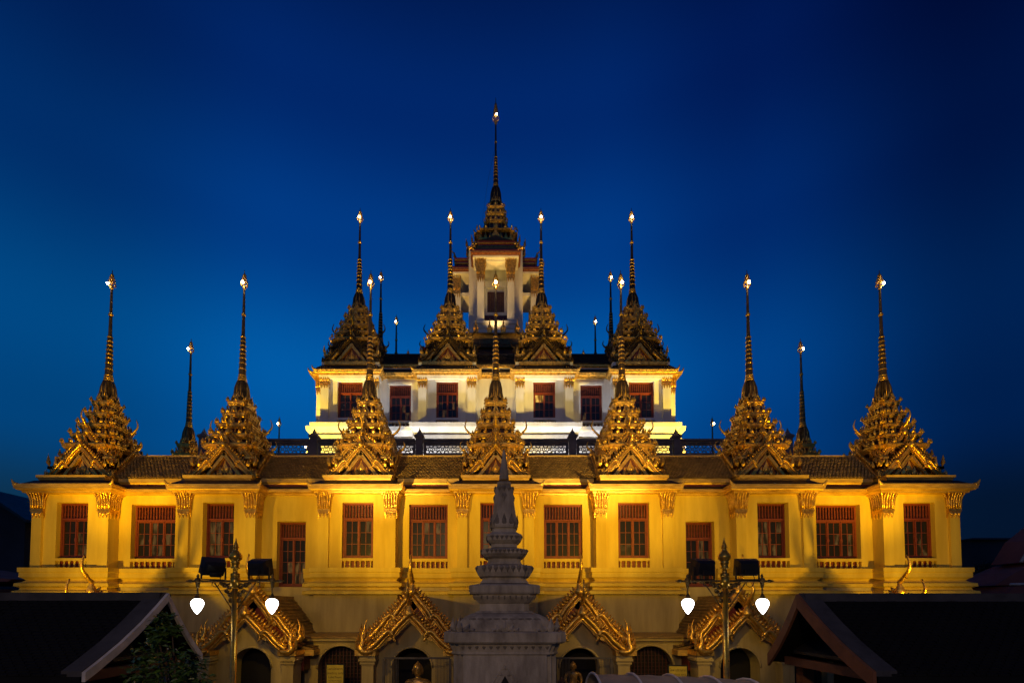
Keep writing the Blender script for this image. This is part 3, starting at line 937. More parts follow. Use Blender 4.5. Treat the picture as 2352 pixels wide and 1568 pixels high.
def tower(D, x, y, z, sc, bulb_side, label=None, full=True, name='spire_tower'):
    t = empty(name, (x, y - 22, z), parent=temple)
    t.scale = sc
    if label: t['label'] = label
    place('cross_roof', D['roof'], t)
    for q in range(4):
        T = Matrix.Rotation(q * pi / 2, 4, 'Z')
        for nm, me, yy, zz_ in (('bargeboard', D['front'], -1.00, .0), ('bargeboard', D['upper'], -.76, .50)):
            p = T @ Vector((0, yy, zz_))
            place(nm, me, t, p, q * pi / 2)
        place('pediment', D['ped'], t, T @ Vector((0, -.99, 0)), q * pi / 2)
    for k in range(5): place('roof_tier', D['tiers'][k], t)
    place('bell', D['bell'], t); place('spire_shaft', D['shaft'], t); place('gold_rings', D['rings'], t, kind='stuff'); place('finial', D['finial'], t)
    bx_, by_ = bulb_side
    place('lamp_bulb', D['bulb'], t, (bx_, by_, 7.02))
    return t


DL = make_tower_meshes(GOLD_SET)
DU = make_tower_meshes(OLD_SET)
ZB = Zp(1092, 15.62)
HL = 11.61 + EYE - ZB
sl = (1.0, 1.0, HL / 7.50)
sides = [(-.11, -.05), (0, -.12), (0, -.12), (.0, -.12), (.02, -.12), (0, -.12), (.10, -.06)]
for i, bx in enumerate(BX):
    tower(DL, bx, YA, ZB, sl, sides[i])
for r, sd in ((1, 1), (2, 1), (3, 1), (4, 1)):
    for s_x in (-1, 1):
        tower(DL, s_x * 13.27, YA + r * S, ZB, sl, (s_x * .06 * (1 if r > 1 else 1), -.10))
# bulbs light the finials a little
for i, bx in enumerate(BX):
    lamp('spire_tip_light', 'POINT', (bx + sides[i][0] * 1.6, YA - .24, ZB + 7.0 * sl[2]), 3, (1, .86, .68), size=.05)

# ================================================================== middle storey (white)
MX = [-6.6, -2.2, 2.2, 6.6]
YM, YMR = 22.00, 22.38
HM = 1.30
zm = lambda v, Y=22.1: Zp(v, Y)
ZM0, ZM1 = zm(976), zm(856)
CAPW = capital_mesh(.36, .12, .95, M_GOLD)
for i, bx in enumerate(MX):
    w = MB(); hw_ = .57 if i in (0, 3) else .50
    z0, z1 = zm(961.5), zm(877.5)
    zb0, zb1 = zm(975), zm(967)
    panel(w, bx - HM, bx + HM, YM, ZM0, ZM1 + .45, [(bx - hw_, bx + hw_, zb0, z1)], .4)
    B(w, 'white_wall', M_WHITE)
    s_ = MB(); s_.box(bx - hw_ - .45, bx + hw_ + .45, YM - .07, YM - .003, zb1, z0 - .01); s_.box(bx - hw_, bx + hw_, YM - .003, YM + .3, zb1, z0 - .01)
    B(s_, 'window_sill', M_WHITE); s_ = MB()
    for s_x in (-1, 1): s_.box(min(bx + s_x * hw_, bx + s_x * (hw_ + .45)), max(bx + s_x * hw_, bx + s_x * (hw_ + .45)), YM - .07, YM - .003, zb0, zb1)
    s_.box(bx - hw_, bx + hw_, YM + .10, YM + .19, zb0, zb0 + .02); B(s_, 'sill_apron', M_WHITE)
    s_ = MB(); s_.box(bx - hw_ - .06, bx + hw_ + .06, YM - .06, YM - .003, z1, z1 + .09)
    B(s_, 'window_head', M_WHITE)
    r_ = MB(); r_.box(bx - hw_, bx + hw_, YM + .2, YM + .22, zb0, zb1); B(r_, 'red_backing_board', M_RED)
    baluster_row(bx, YM + .08, zb0, 2 * hw_, zb1 - zb0, M_WHITE, None, 6)
    window(bx, YM + .12, z0, 2 * hw_, z1 - z0, 2, 3, .31, 50 + i, {(0, 1), (1, 0)} if i == 1 else (), yellow={(0, 2), (1, 2)} if i == 2 else ())
    for s_x in (-1, 1):
        pilaster(bx + s_x * (HM - .19), YM - .13, ZM0, ZM1 + .12, .36, .55, CAPW, .95, M_WHITE)
for i in range(3):
    xa, xb = MX[i] + HM, MX[i + 1] - HM; cx_ = (xa + xb) / 2
    w = MB()
    if i == 1:
        panel(w, xa - .05, xb + .05, YMR, ZM0, ZM1 + .45, []); B(w, 'white_wall', M_WHITE); continue
    z0, z1 = zm(966.5, 22.4), zm(883, 22.4); zb0, zb1 = zm(979, 22.4), zm(971, 22.4)
    panel(w, xa - .05, xb + .05, YMR, ZM0 - .1, ZM1 + .45, [(cx_ - .5, cx_ + .5, zb0, z1)]); B(w, 'white_wall', M_WHITE)
    s_ = MB(); s_.box(cx_ - .56, cx_ + .56, YMR - .06, YMR + .3, zb1, z0 - .01); B(s_, 'window_sill', M_WHITE)
    s_ = MB(); s_.box(cx_ - .56, cx_ + .56, YMR - .06, YMR - .003, z1, z1 + .09); B(s_, 'window_head', M_WHITE)
    r_ = MB(); r_.box(cx_ - .5, cx_ + .5, YMR + .2, YMR + .22, zb0, zb1); B(r_, 'red_backing_board', M_RED)
    baluster_row(cx_, YMR + .08, zb0, 1.0, zb1 - zb0, M_WHITE, None, 6)
    window(cx_, YMR + .12, z0, 1.0, z1 - z0, 2, 3, .31, 60 + i, {(3, 0)} if i == 0 else {(0, 0)})
# notched corners: the flank bays stand out to the side
for s_x in (-1, 1):
    w = MB(); xo = s_x * 8.24
    w.box(min(xo, s_x * 7.7), max(xo, s_x * 7.7), YM + .36, 36.5, ZM0, ZM1 + .35); B(w, 'white_wall', M_WHITE)
    pilaster(s_x * (8.24 - .02) - s_x * .17, YM + .30, ZM0, ZM1 + .02, .36, .5, CAPW, .95, M_WHITE)
w = MB(); w.box(-7.7, 7.7, 36.5, 36.9, ZM0, ZM1 + .35); B(w, 'white_wall', M_WHITE)

zb = lambda v: Zp(v, 21.9)
profm = [(-.3, zb(976)), (.34, zb(976)), (.32, zb(985)), (.22, zb(991)), (.15, zb(996)), (.10, zb(998)), (.10, zb(1001)), (.20, zb(1002)), (.20, zb(1011)), (.14, zb(1013)), (.22, zb(1022)), (.30, zb(1035)), (.30, Z_UC - .3), (-.3, Z_UC - .3)]
side_path = [(-8.24, 36), (-8.24, YM + .30), (-7.9, YM + .30), (-7.9, YM - .13)]
pl = plan_line(YM - .13, YMR, HM, MX, HM, 24)[0]
pl = side_path + pl[2:-2] + [(7.9, YM - .13), (7.9, YM + .30), (8.24, YM + .30), (8.24, 36)]
m = MB(); sweep(m, profm, pl); B(m, 'white_plinth_moulding', M_WHITE)

M_EAVE = M_OLDG
for i, bx in enumerate(MX):
    path = [(bx - HM, YMR + .3), (bx - HM, YM - .13), (bx + HM, YM - .13), (bx + HM, YMR + .3)]
    m = MB(); z0, z1 = ez(856, 21.6), ez(846, 21.6)
    sweep(m, eave_prof(.26, z0, z1), path)
    for s_x in (-1, 1):
        dx, dy = s_x * (HM + .26), YM - .13 - .26
        m.tube(spline([(bx + dx - s_x * .1, dy + .05, z1 - .02), (bx + dx, dy, z1 + .05), (bx + dx + s_x * .04, dy, z1 + .20)], 3), [.07, .06, .05, .04, .03, .016, .003], 5)
    B(m, 'eave_cornice', M_OLDG)
    wf = MB(); sweep(wf, [(-.2, z0 - .14), (.03, z0 - .14), (.06, z0 - .002), (-.2, z0 - .002)], path); B(wf, 'white_fascia', M_WHITE)
    r_ = MB(); z2, z3 = ez(840, 21.9), ez(831, 21.9)
    sweep(r_, [(-.3, z1 + .02), (.22, z1 + .01), (-.02, z2 + .02), (-.3, z2 + .03)], path); B(r_, 'pent_roof', M_DTILE)
    u = MB(); p2 = [(p[0] - (.28 if p[0] > bx else -.28), p[1] + (.1 if p[1] < 22.1 else 0)) for p in path]
    sweep(u, [(-.3, z2 - .04), (.02, z2 - .04), (.04, z2 + .03), (.12, z2 + .04), (.13, z3), (-.3, z3 + .01)], p2); B(u, 'upper_cornice', M_EAVE)
for s_x in (-1, 1):   # eave over the stepped corner and down the flank
    x0 = s_x * 7.95; x1 = s_x * 8.24
    path = [(x0, YM + .30), (x1, YM + .30), (x1, 36)] if s_x > 0 else [(x1, 36), (x1, YM + .30), (x0, YM + .30)]
    m = MB(); z0, z1 = ez(858, 21.9), ez(849, 21.9); sweep(m, eave_prof(.26, z0, z1), path)
    dx, dy = x1 + s_x * .26, YM + .04
    m.tube(spline([(dx - s_x * .1, dy + .05, z1 - .02), (dx, dy, z1 + .05), (dx + s_x * .04, dy, z1 + .20)], 3), [.07, .06, .05, .04, .03, .016, .003], 5)
    B(m, 'eave_cornice', M_OLDG)
ZMB = Zp(829.5, 22.1)
for i in range(3):
    xa, xb = MX[i] + HM - .1, MX[i + 1] - HM + .1
    z0, z1 = ez(863, 22.1), ez(853, 22.1)
    m = MB(); sweep(m, eave_prof(.22, z0, z1), [(xa - .2, YMR), (xb + .2, YMR)]); B(m, 'eave_cornice', M_EAVE)
    z2, z3 = ez(842, 22.3), ez(836, 22.3)
    r_ = MB(); sweep(r_, [(-.3, z1 + .02), (.18, z1 + .01), (-.06, z2 + .02), (-.3, z2 + .03)], [(xa - .2, YMR), (xb + .2, YMR)]); B(r_, 'pent_roof', M_DTILE)
    u = MB(); sweep(u, [(-.3, z2 - .02), (.02, z2 - .02), (.06, z2 + .03), (.06, z3), (-.3, z3 + .01)], [(xa - .2, YMR), (xb + .2, YMR)]); B(u, 'upper_cornice', M_EAVE)
    ym = 16.68 + 1.5 * S; zr = Zp(815.5, ym)
    m = MB(); m.prism([(YMR - .05, z3), (ym, zr - .03), (ym + .9, z3)], MX[i] + .8, MX[i + 1] - .8, axis='x'); ro = B(m, 'link_roof', M_DTILE)
    t = MB(); tiled_slope(t, MX[i] + .8, MX[i + 1] - .8, YMR - .08, z3, ym, zr, .16, .13, .02, seed=70 + i)
    t.build('roof_tiles', M_DTILE, ro, kind='stuff')
    rg = MB(); rg.box(MX[i] + .8, MX[i + 1] - .8, ym - .05, ym + .05, zr - .03, zr + .05); rg.build('ridge_cap', M_DBRONZE, ro)
YB = 16.68 + 1.5 * S
for s_x in (-1, 1):
    for r in range(3):
        y0 = YB + r * S + .8; m = MB(); m.prism([(s_x * 6.6 - .9, ZMB), (s_x * 6.6, ZMB + .9), (s_x * 6.6 + .9, ZMB)], y0, y0 + S - 1.6); B(m, 'link_roof', M_DTILE)
m = MB(); m.box(-6.6, 6.6, YB + .3, 36, ZM1 - .2, ZMB - .1); B(m, 'roof_terrace', M_STONED)
HU = 19.32 + EYE - ZMB
su = (1.20, 1.14, HU / 7.50)
for i, bx in enumerate(MX):
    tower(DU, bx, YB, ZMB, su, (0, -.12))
    lamp('spire_tip_light', 'POINT', (bx, YB - .24, ZMB + 7.0 * su[2]), 3, (1, .86, .68), size=.05)
for r in (1, 2, 3):
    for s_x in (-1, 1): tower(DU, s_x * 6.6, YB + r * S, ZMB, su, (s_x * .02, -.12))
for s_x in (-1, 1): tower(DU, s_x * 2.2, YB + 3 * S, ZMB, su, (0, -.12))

# ================================================================== balustrade on the first terrace
YL = 18.9
ZL0, ZL1 = Zp(1050, YL), Zp(1009, YL)
bal = empty('balustrade', (0, YL, ZL0), label='dark grey pierced stone balustrade along the terrace before the white storey', cat='balustrade')
BO = Vector((0, -YL, -ZL0))
post_x = [-11.3, -7.02, -2.95, 2.97, 6.98, 11.3]
pm = MB()
H = ZL1 - ZL0
pm.box(-.13, .13, -.13, .13, -.3, H + .03)
pm.box(-.155, .155, -.155, .155, H + .03, H + .07)
pm.box(-.18, .18, -.18, .18, H + .07, H + .13)
pm.box(-.15, .15, -.15, .15, H + .13, H + .17)
pm.lathe([(.15, H + .17), (.13, H + .21), (.08, H + .25), (.09, H + .28), (.045, H + .34), (.015, H + .42), (.004, H + .47)], 8)
pme = pm.mesh('post', [M_BALU])
for x in post_x: place('post', pme, bal, (x, 0, 0))


def pierced(x0, x1):
    m = MB(); z0, z1 = .17, .46
    n = max(1, int(round((x1 - x0) / .30))); u = (x1 - x0) / n; zc = (z0 + z1) / 2; hh = (z1 - z0) / 2
    for i in range(n):
        c = x0 + u * (i + .5)
        def arc(cx_, cz, r, a0, a1, k=5, th=.019):
            m.tube([(cx_ + r * cos(a0 + (a1 - a0) * j / k), 0, cz + r * sin(a0 + (a1 - a0) * j / k)) for j in range(k + 1)], th, 4, smooth=False)
        arc(c, zc, .045, 0, 2 * pi, 8)
        for sx in (-1, 1):
            for sz in (-1, 1):
                arc(c + sx * u / 2, zc + sz * hh, .085, 0 if sx < 0 and sz < 0 else (pi / 2 if sx > 0 and sz < 0 else (pi if sx > 0 else 1.5 * pi)), (0 if sx < 0 and sz < 0 else (pi / 2 if sx > 0 and sz < 0 else (pi if sx > 0 else 1.5 * pi))) + pi / 2)
                m.tube([(c + sx * .035, 0, zc + sz * .035), (c + sx * u / 2 * .72, 0, zc + sz * hh * .72)], .018, 4, smooth=False)
                arc(c + sx * u * .5, zc, .05, 0, 2 * pi, 6, .014)
    m.box(x0, x1, -.03, .03, -.3, z0); m.box(x0, x1, -.03, .03, z1, H - .16)
    m.box(x0, x1, -.07, .07, H - .16, H - .08); m.box(x0, x1, -.11, .11, H - .08, H)
    for xx in (x0, x1 - .09): m.box(xx, xx + .09, -.028, .028, z0, z1)
    return m


for a, b in zip(post_x, post_x[1:]):
    pierced(a + .16, b - .16).build('pierced_panel', M_BALU, bal)

# white floods on the terrace that wash the white storey, low behind the balustrade
for i, x in enumerate((-6.4, -3.9, -1.3, 1.3, 3.9, 6.4)):
    f = empty('floodlight', (x, 20.3, Z_UC), label='small white-light floodlight on the terrace behind the balustrade', cat='floodlight', group='terrace floodlights')
    h_ = MB(); h_.T = Matrix.Rotation(R(-35), 4, 'X'); h_.box(-.16, .16, -.05, .05, .05, .25)
    h_.build('housing', M_IRON, f)
    g_ = MB(); g_.box(-.14, .14, -.03, .03, 0, .06); g_.build('bracket', M_IRON, f)
    lamp('flood_light', 'SPOT', (x, 20.45, Z_UC + .35), 720 if abs(x) == 3.9 else (70 if abs(x) > 6 else 300), WHITE, (x, 22.1, Z_UC + 3.2), .12, 104, .8)

for x, y, z, tgt, w, c, lab in ((-10.0, 19.7, Z_UC + .3, (-7.7, 22.4, Z_UC + 4.4), 4800, (1.0, .66, .07), 'amber floodlight at the left corner of the terrace'),
                                (10.0, 19.7, Z_UC + .3, (7.7, 22.4, Z_UC + 4.4), 4800, (1.0, .66, .07), 'amber floodlight at the right corner of the terrace'),
                                (.9, 19.3, Z_UC + .3, (.1, 22, Z_UC + 5.0), 1000, (1.0, .70, .16), 'amber floodlight behind the middle front spire on the terrace')):
    f = empty('floodlight', (x, y, Z_UC), label=lab, cat='floodlight')
    h_ = MB(); h_.T = Matrix.Rotation(R(-35), 4, 'X'); h_.box(-.14, .14, -.05, .05, .0, .2); h_.build('housing', M_IRON, f)
    g_ = MB(); g_.box(-.12, .12, -.03, .03, 0, .04); g_.build('bracket', M_IRON, f)
    lamp('flood_light', 'SPOT', (x, y + .12, z + .05), w, c, tgt, .08, 88, .8)

# ================================================================== central tower
ct = empty('central_tower', (0, 29.88 - 22, 0), parent=temple, label='tall white crowning tower with dark gilded roofs and the highest spire')
CT = Vector((0, -29.88, 0))
YC = 29.88


def C(mb, name, mats, **kw):
    return mb.build(name, mats, ct, (0, -YC, 0), **kw)


zc_ = lambda v, Y=28.3: Zp(v, Y)
z_base, z_col0 = zc_(765, 27.2), zc_(736, 27.4)
z_soff = zc_(590, 27.2)
# core shaft
m = MB()
CH = 1.585
z_lintel = zc_(634)
m.box(-CH, -.73, YC - CH, YC + CH, zc_(830), zc_(575))
m.box(.73, CH, YC - CH, YC + CH, zc_(830), zc_(575))
m.box(-.73, .73, YC - CH + .35, YC + CH, zc_(830), zc_(575))
C(m, 'white_core', M_WHITE)
m = MB(); hwd = .50
for hw2, yy in ((.66, YC - CH + .28), (.58, YC - CH + .22)):
    m.box(-hw2, -hwd, yy, YC - CH + .349, zc_(736), zc_(655)); m.box(hwd, hw2, yy, YC - CH + .349, zc_(736), zc_(655))
m.box(-.66, .66, YC - CH + .2, YC - CH + .349, zc_(655), zc_(640)); m.box(-.70, .70, YC - CH + .1, YC - CH + .349, zc_(722), zc_(715))
C(m, 'door_surround', M_WHITE)
m = MB(); m.box(-hwd, hwd, YC - CH + .30, YC - CH + .348, zc_(714), zc_(663))
for k in range(2):
    x0 = -hwd + k * hwd
    for j in range(4):
        m.box(x0 + .06 + j * .105, x0 + .10 + j * .105, YC - CH + .28, YC - CH + .299, zc_(711), zc_(668), 1)
C(m, 'shuttered_door', [M_DRED, M_BRONZE])
m = MB(); m.box(-.66, .66, YC - CH + .04, YC - CH + .09, zc_(735), zc_(724))
for j in range(9): m.box(-.64 + j * .15, -.58 + j * .15, YC - CH + .01, YC - CH + .039, zc_(735), zc_(725), 1)
C(m, 'red_railing', [M_DRED, M_RED])
# porticoes on four sides
LP = 2.5
CAPT = capital_mesh(.40, .40, 1.35, M_OLDG)
for q in range(4):
    T = Matrix.Translation((0, YC, 0)) @ Matrix.Rotation(q * pi / 2, 4, 'Z')
    nm = 'portico'
    po = empty('portico', (0, 0, 0), q * pi / 2, parent=ct)
    for s_x in (-1, 1):
        m = MB(); xo = s_x * .86
        m.box(xo - .20, xo + .20, -LP, -LP + .40, z_col0, z_soff); m.build('column', M_WHITE, po)
        place('capital', CAPT, po, (xo, -LP, z_soff - 1.37))
    zf = z_soff if q != 1 and q != 3 else Zp(669, YC) 
    zf = z_soff
    m = MB(); m.box(-1.30, 1.30, -LP - .18, -CH, z_soff, z_soff + .10); m.box(-1.12, 1.12, -LP + .0, -LP + .34, z_soff - .12, z_soff - .002)
    m.build('soffit_beam', M_WHITE, po)
    m = MB(); p_ = [(-1.3, -CH + .3), (-1.3, -LP - .18), (1.3, -LP - .18), (1.3, -CH + .3)]
    sweep(m, [(-.3, z_soff + .10), (.04, z_soff + .10), (.06, z_soff + .16), (.12, z_soff + .18), (.12, z_soff + .34), (-.3, z_soff + .36)], p_)
    m.build('portico_cornice', M_RED, po)
    m = MB(); sweep(m, [(-.25, z_soff + .14), (.075, z_soff + .14), (.075, z_soff + .175), (-.25, z_soff + .175)], p_); sweep(m, [(-.25, z_soff + .21), (.13, z_soff + .21), (.13, z_soff + .25), (-.25, z_soff + .25)], p_)
    m.build('gilt_bead', M_OLDG, po)
    zr0 = z_soff + .36
    m = MB(); m.prism([(-1.42, zr0), (1.42, zr0), (1.05, zr0 + .14), (-1.05, zr0 + .14)], -LP - .26, -CH + .3); m.build('pent_roof', M_DTILE, po)
    m = MB(); m.box(-1.02, 1.02, -LP + .10, -CH + .3, zr0 + .14, zr0 + .62)
    for zz_ in (.40, .62): m.box(-1.08, 1.08, -LP + .04, -CH + .3, zr0 + zz_, zr0 + zz_ + .04, 1)
    m.box(-1.10, 1.10, -LP + .02, -CH + .3, zr0 + .66, zr0 + .74, 0)
    m.build('red_attic', [M_RED, M_OLDG], po)
    m = MB(); rh_ = .62 if q % 2 else .30
    rr__ = [[(-w_, y_, z_), (w_, y_, z_), (w_ * .45, y_, z_ + rh_ * .42), (0, y_, z_ + rh_ + up_), (-w_ * .45, y_, z_ + rh_ * .42)] for y_, w_, z_, up_ in ((-LP - .02, .98, zr0 + .74, .26 if q % 2 else 0), (-LP + .22, .98, zr0 + .74, .08 if q % 2 else 0), (-LP + .5, .98, zr0 + .74, 0), (-.6, .98, zr0 + .74, 0))]
    m.loft(rr__); m.build('portico_roof', M_DBRONZE, po)
    if q % 2:
        m = MB(); horn(m, 0, -LP - .06, zr0 + .74 + rh_ + .26, .55, 0, .09); m.build('chofa_horn', M_OLDG, po)
    for s_x in (-1, 1):
        m = MB(); m.tube(spline([(s_x * 1.25, -LP - .25, zr0), (s_x * 1.36, -LP - .34, zr0 + .12), (s_x * 1.34, -LP - .36, zr0 + .38)], 3), [.07, .06, .05, .04, .03, .02, .004], 5); m.build('naga_tip', M_OLDG, po)
    m = MB(); leaf_relief(m, 0, 0, 0, .40, .60); flame(m, -.32, 0, 0, .14, .2, .04); flame(m, .32, 0, 0, .14, .2, .04); m.build('carved_pediment', M_OLDG, po, (0, -LP + .10, zr0 + .98))
# white stepped podium under the portico
m = MB()
sq = lambda a: [(-a, YC + a), (-a, YC - a), (a, YC - a), (a, YC + a)]
prp = [(-1, zc_(736, 27.2)), (.0, zc_(736, 27.2)), (.0, zc_(742, 27.2)), (-.06, zc_(744, 27.2)), (-.10, zc_(751, 27.2)), (-.16, zc_(752, 27.2)), (-.16, zc_(756, 27.2)), (-.04, zc_(757, 27.2)), (-.04, zc_(775, 27.2)), (-1, zc_(775, 27.2))]
pts = [(-1.25, YC + 2.7), (-1.25, YC + 1.3), (-2.7, YC + 1.3), (-2.7, YC - 1.25), (-1.25, YC - 1.25), (-1.25, YC - 2.68), (1.25, YC - 2.68), (1.25, YC - 1.25), (2.7, YC - 1.25), (2.7, YC + 1.3), (1.25, YC + 1.3), (1.25, YC + 2.7)]
sweep(m, [(max(a, -.9), b) for a, b in prp], pts, closed=True)
m.box(-1.0, 1.0, YC - 2.4, YC + 2.4, zc_(775, 27.2), zc_(736, 27.2) - .005)
C(m, 'white_podium', M_WHITE)
# side porticoes stand on their own column: the blank lintel under them
for s_x in (-1, 1):
    m = MB(); x0, x1 = s_x * 1.585, s_x * 2.45
    m.box(min(x0, x1), max(x0, x1), YC - .86, YC + .86, Zp(699, YC), Zp(692, YC)); C(m, 'white_lintel', M_WHITE)
# tiers of the great roof
TZc = [0]
zR0 = z_soff + .5
cb = MB()
cv = lambda v: Zp(v, YC - 1.2)
CA = [1.74, 1.32, .72, .63, .54]
CZ = [Zp(v_, YC - a_) for v_, a_ in zip((549, 526, 506, 489, 474), CA)]
CTOP = Zp(462, YC - .36)
CSET = dict(g=M_OLDG, moul=M_OLDG, shaft=M_DBRONZE, bell=M_DBRONZE, rec=M_DRED, roof=M_DBRONZE)
for k in range(5):
    rel_ = [z - CZ[0] for z in CZ]
    me = tier_mesh(k, CSET, [z * 1.0 for z in rel_], CA, CTOP - CZ[0], -.8) if k else None
    if k == 0:
        b0 = MB()
        a = CA[0]; pr = [(1.5, z_soff + .3, 1), (1.5, CZ[0] - .62, 0), (1.72, CZ[0] - .56, 0), (1.72, CZ[0] - .48, 0), (1.5, CZ[0] - .44, 1), (1.5, CZ[0] - .1, 1), (a * .95, CZ[0] - .06, 0), (a, CZ[0], 0), (a, CZ[0] + .1, 0), (a * .9, CZ[0] + .16, 1), (CA[1] * .85, CZ[0] + .18, 1), (CA[1] * .85, CZ[1] - .1, 1)]
        b0.loft([square(p[0], p[1], .34) for p in pr], 0, False, True, True, [p[2] for p in pr])
        for q in range(4):
            b0.T = Matrix.Rotation(q * pi / 2, 4, 'Z')
            for i in range(-3, 4):
                flame(b0, i * .30, -a * .98, CZ[0] + .08, .2, .42, .06, 0)
                flame(b0, i * .42, -1.72, CZ[0] - .48, .18, .34, .06, 0)
            for j in range(3):
                for s_x in (-1, 1):
                    flame(b0, s_x * (a - .34 * j * 1.0), -(a - .34 * (2 - j)), CZ[0] + .06, .20, .50, .07, 0, rz=s_x * pi / 4, lean=.12)
                    flame(b0, s_x * (1.72 - .34 * j), -(1.72 - .34 * (2 - j)), CZ[0] - .50, .20, .40, .07, 0, rz=s_x * pi / 4, lean=.12)
            b0.T = Matrix.Identity(4)
        me = b0.mesh('roof_tier', [M_OLDG, M_DRED])
        place('roof_tier', me, ct)
    else:
        place('roof_tier', me, ct, (0, 0, CZ[0]))
zt0, zt1 = CTOP - .02, Zp(427, YC - .2)
place('bell', bell_mesh(CSET, 0, zt1 - zt0, .355, .24), ct, (0, 0, zt0))
zs1 = Zp(283, YC)
a_, b_ = shaft_meshes(CSET, zt1, zs1, .165, .045)
place('spire_shaft', a_, ct); place('gold_rings', b_, ct, kind='stuff')
place('finial', finial_mesh(CSET, zs1, Zp(225, YC) - zs1, .20), ct)
place('lamp_bulb', DL['bulb'], ct, (.06, -.16, Zp(268, YC)))
gw = MB(); gw.tube([(0, 0, Zp(330, YC)), (-.5, -.1, Zp(420, YC)), (-1.0, -.2, Zp(560, YC))], .006, 4)
gw.build('guy_wire', M_IRON, ct)
# gilt parapet with four little lantern finials before the tower
YP = 25.6
m = MB(); zp0, zp1 = Zp(800, YP), Zp(767, YP)
sweep(m, [(-.3, zp0), (.16, zp0), (.14, zp0 + .1), (.03, zp0 + .22), (.0, zp1 - .25), (.06, zp1 - .1), (.16, zp1 - .06), (.16, zp1), (-.3, zp1)], [(-1.9, YP + 2), (-1.9, YP), (1.9, YP), (1.9, YP + 2)])
B(m, 'gilt_parapet', M_BRONZE)
fm = MB(); fm.box(-.13, .13, -.13, .13, 0, .12); fm.box(-.10, .10, -.10, .10, .12, .24); fm.box(-.14, .14, -.14, .14, .24, .30)
fm.lathe([(.12, .30), (.11, .36), (.07, .42), (.08, .45), (.045, .55), (.03, .66), (.005, .86)], 8)
fme = fm.mesh('lantern_finial', [M_OLDG])
for u_ in (1093, 1124.6, 1156, 1188): place('lantern_finial', fme, temple, (Xp(u_, 760, YP), YP - 22, zp1))
m = MB(); m.box(-2.6, 2.6, YP + .2, 27.2, zp0 - 1.5, zp1 - .05); B(m, 'tower_terrace', M_STONED)
m = MB(); z5, z6, z7 = Zp(838, 23.6), Zp(825, 24.2), Zp(803, 25.3)
m.prism([(23.6, z5), (24.2, z6), (25.3, z7), (25.6, z7), (25.6, z5)], -1.35, 1.35, axis='x'); ro = B(m, 'link_roof', M_DTILE)
m = MB(); m.box(-1.3, 1.3, 24.1, 24.2, Zp(822, 24.1), Zp(817.5, 24.1)); m.box(-1.3, 1.3, 24.1, 24.16, Zp(827, 24.1), Zp(824, 24.1)); m.build('gilt_bead', M_OLDG, ro)

# ================================================================== arcade and gabled porches of the ground floor
YPO = 12.75
PX = [-10.68, -6.41, -2.2, 2.2, 6.41, 10.68]
YW = 13.70
m = MB()
AX = [-8.5, -4.27, 0, 4.27, 8.5]


def arch_wall(mb, xc, hw, r, zs, z0, z1, y, th, mi=0, n=14):
    """wall from xc-hw to xc+hw with a round-headed opening of radius r springing at zs"""
    for s_x in (-1, 1):
        a, b = sorted((xc + s_x * r, xc + s_x * hw))
        mb.box(a, b, y, y + th, z0, z1, mi)
    pts = [(xc + r * cos(pi * i / n), zs + r * sin(pi * i / n)) for i in range(n + 1)]
    for i in range(n):
        a, b = pts[i], pts[i + 1]
        vs = [(a[0], y, a[1]), (b[0], y, b[1]), (b[0], y, z1), (a[0], y, z1), (a[0], y + th, a[1]), (b[0], y + th, b[1]), (b[0], y + th, z1), (a[0], y + th, z1)]
        mb.add(vs, [(0, 1, 2, 3), (7, 6, 5, 4), (0, 4, 5, 1)], mi)


for xc in AX:
    w = MB(); r = .62
    zs = Zp(1482, YW) - r
    arch_wall(w, xc, 1.05, r, zs, 0, Zp(1474, YW), YW, .35)
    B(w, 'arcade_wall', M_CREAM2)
    rim = MB(); rim.tube([(xc + (r + .02) * cos(pi * i / 16), YW - .01, zs + (r + .02) * sin(pi * i / 16)) for i in range(17)], .035, 5); B(rim, 'arch_moulding', M_CREAM2)
    c = MB(); sweep(c, [(-.2, Zp(1474, YW)), (.05, Zp(1474, YW)), (.06, Zp(1471, YW)), (.12, Zp(1470, YW)), (.12, Zp(1465, YW)), (-.2, Zp(1465, YW))], [(xc - 1.05, YW), (xc + 1.05, YW)])
    B(c, 'arcade_cornice', M_CREAM2)
    t = MB(); sweep(t, [(-1.6, Zp(1465, YW) + .02), (.16, Zp(1465, YW) + .005), (.16, Zp(1465, YW) + .05), (-1.6, Zp(1465, YW) + .09)], [(xc - 1.15, YW), (xc + 1.15, YW)]); B(t, 'arcade_roof', M_TILE)
    gr = MB()
    for i in range(-6, 7): gr.box(xc + i * .1 - .012, xc + i * .1 + .012, YW + .24, YW + .26, zs - 3, zs + r)
    for i in range(0, 16): gr.box(xc - r, xc + r, YW + .262, YW + .275, zs + r - .1 - i * .1, zs + r - .085 - i * .1)
    B(gr, 'lattice_screen', M_DRED)
    d = MB(); d.box(xc - .8, xc + .8, YW + .3, YW + .33, 0, zs + r + .1); B(d, 'dark_doorway', M_DARK)

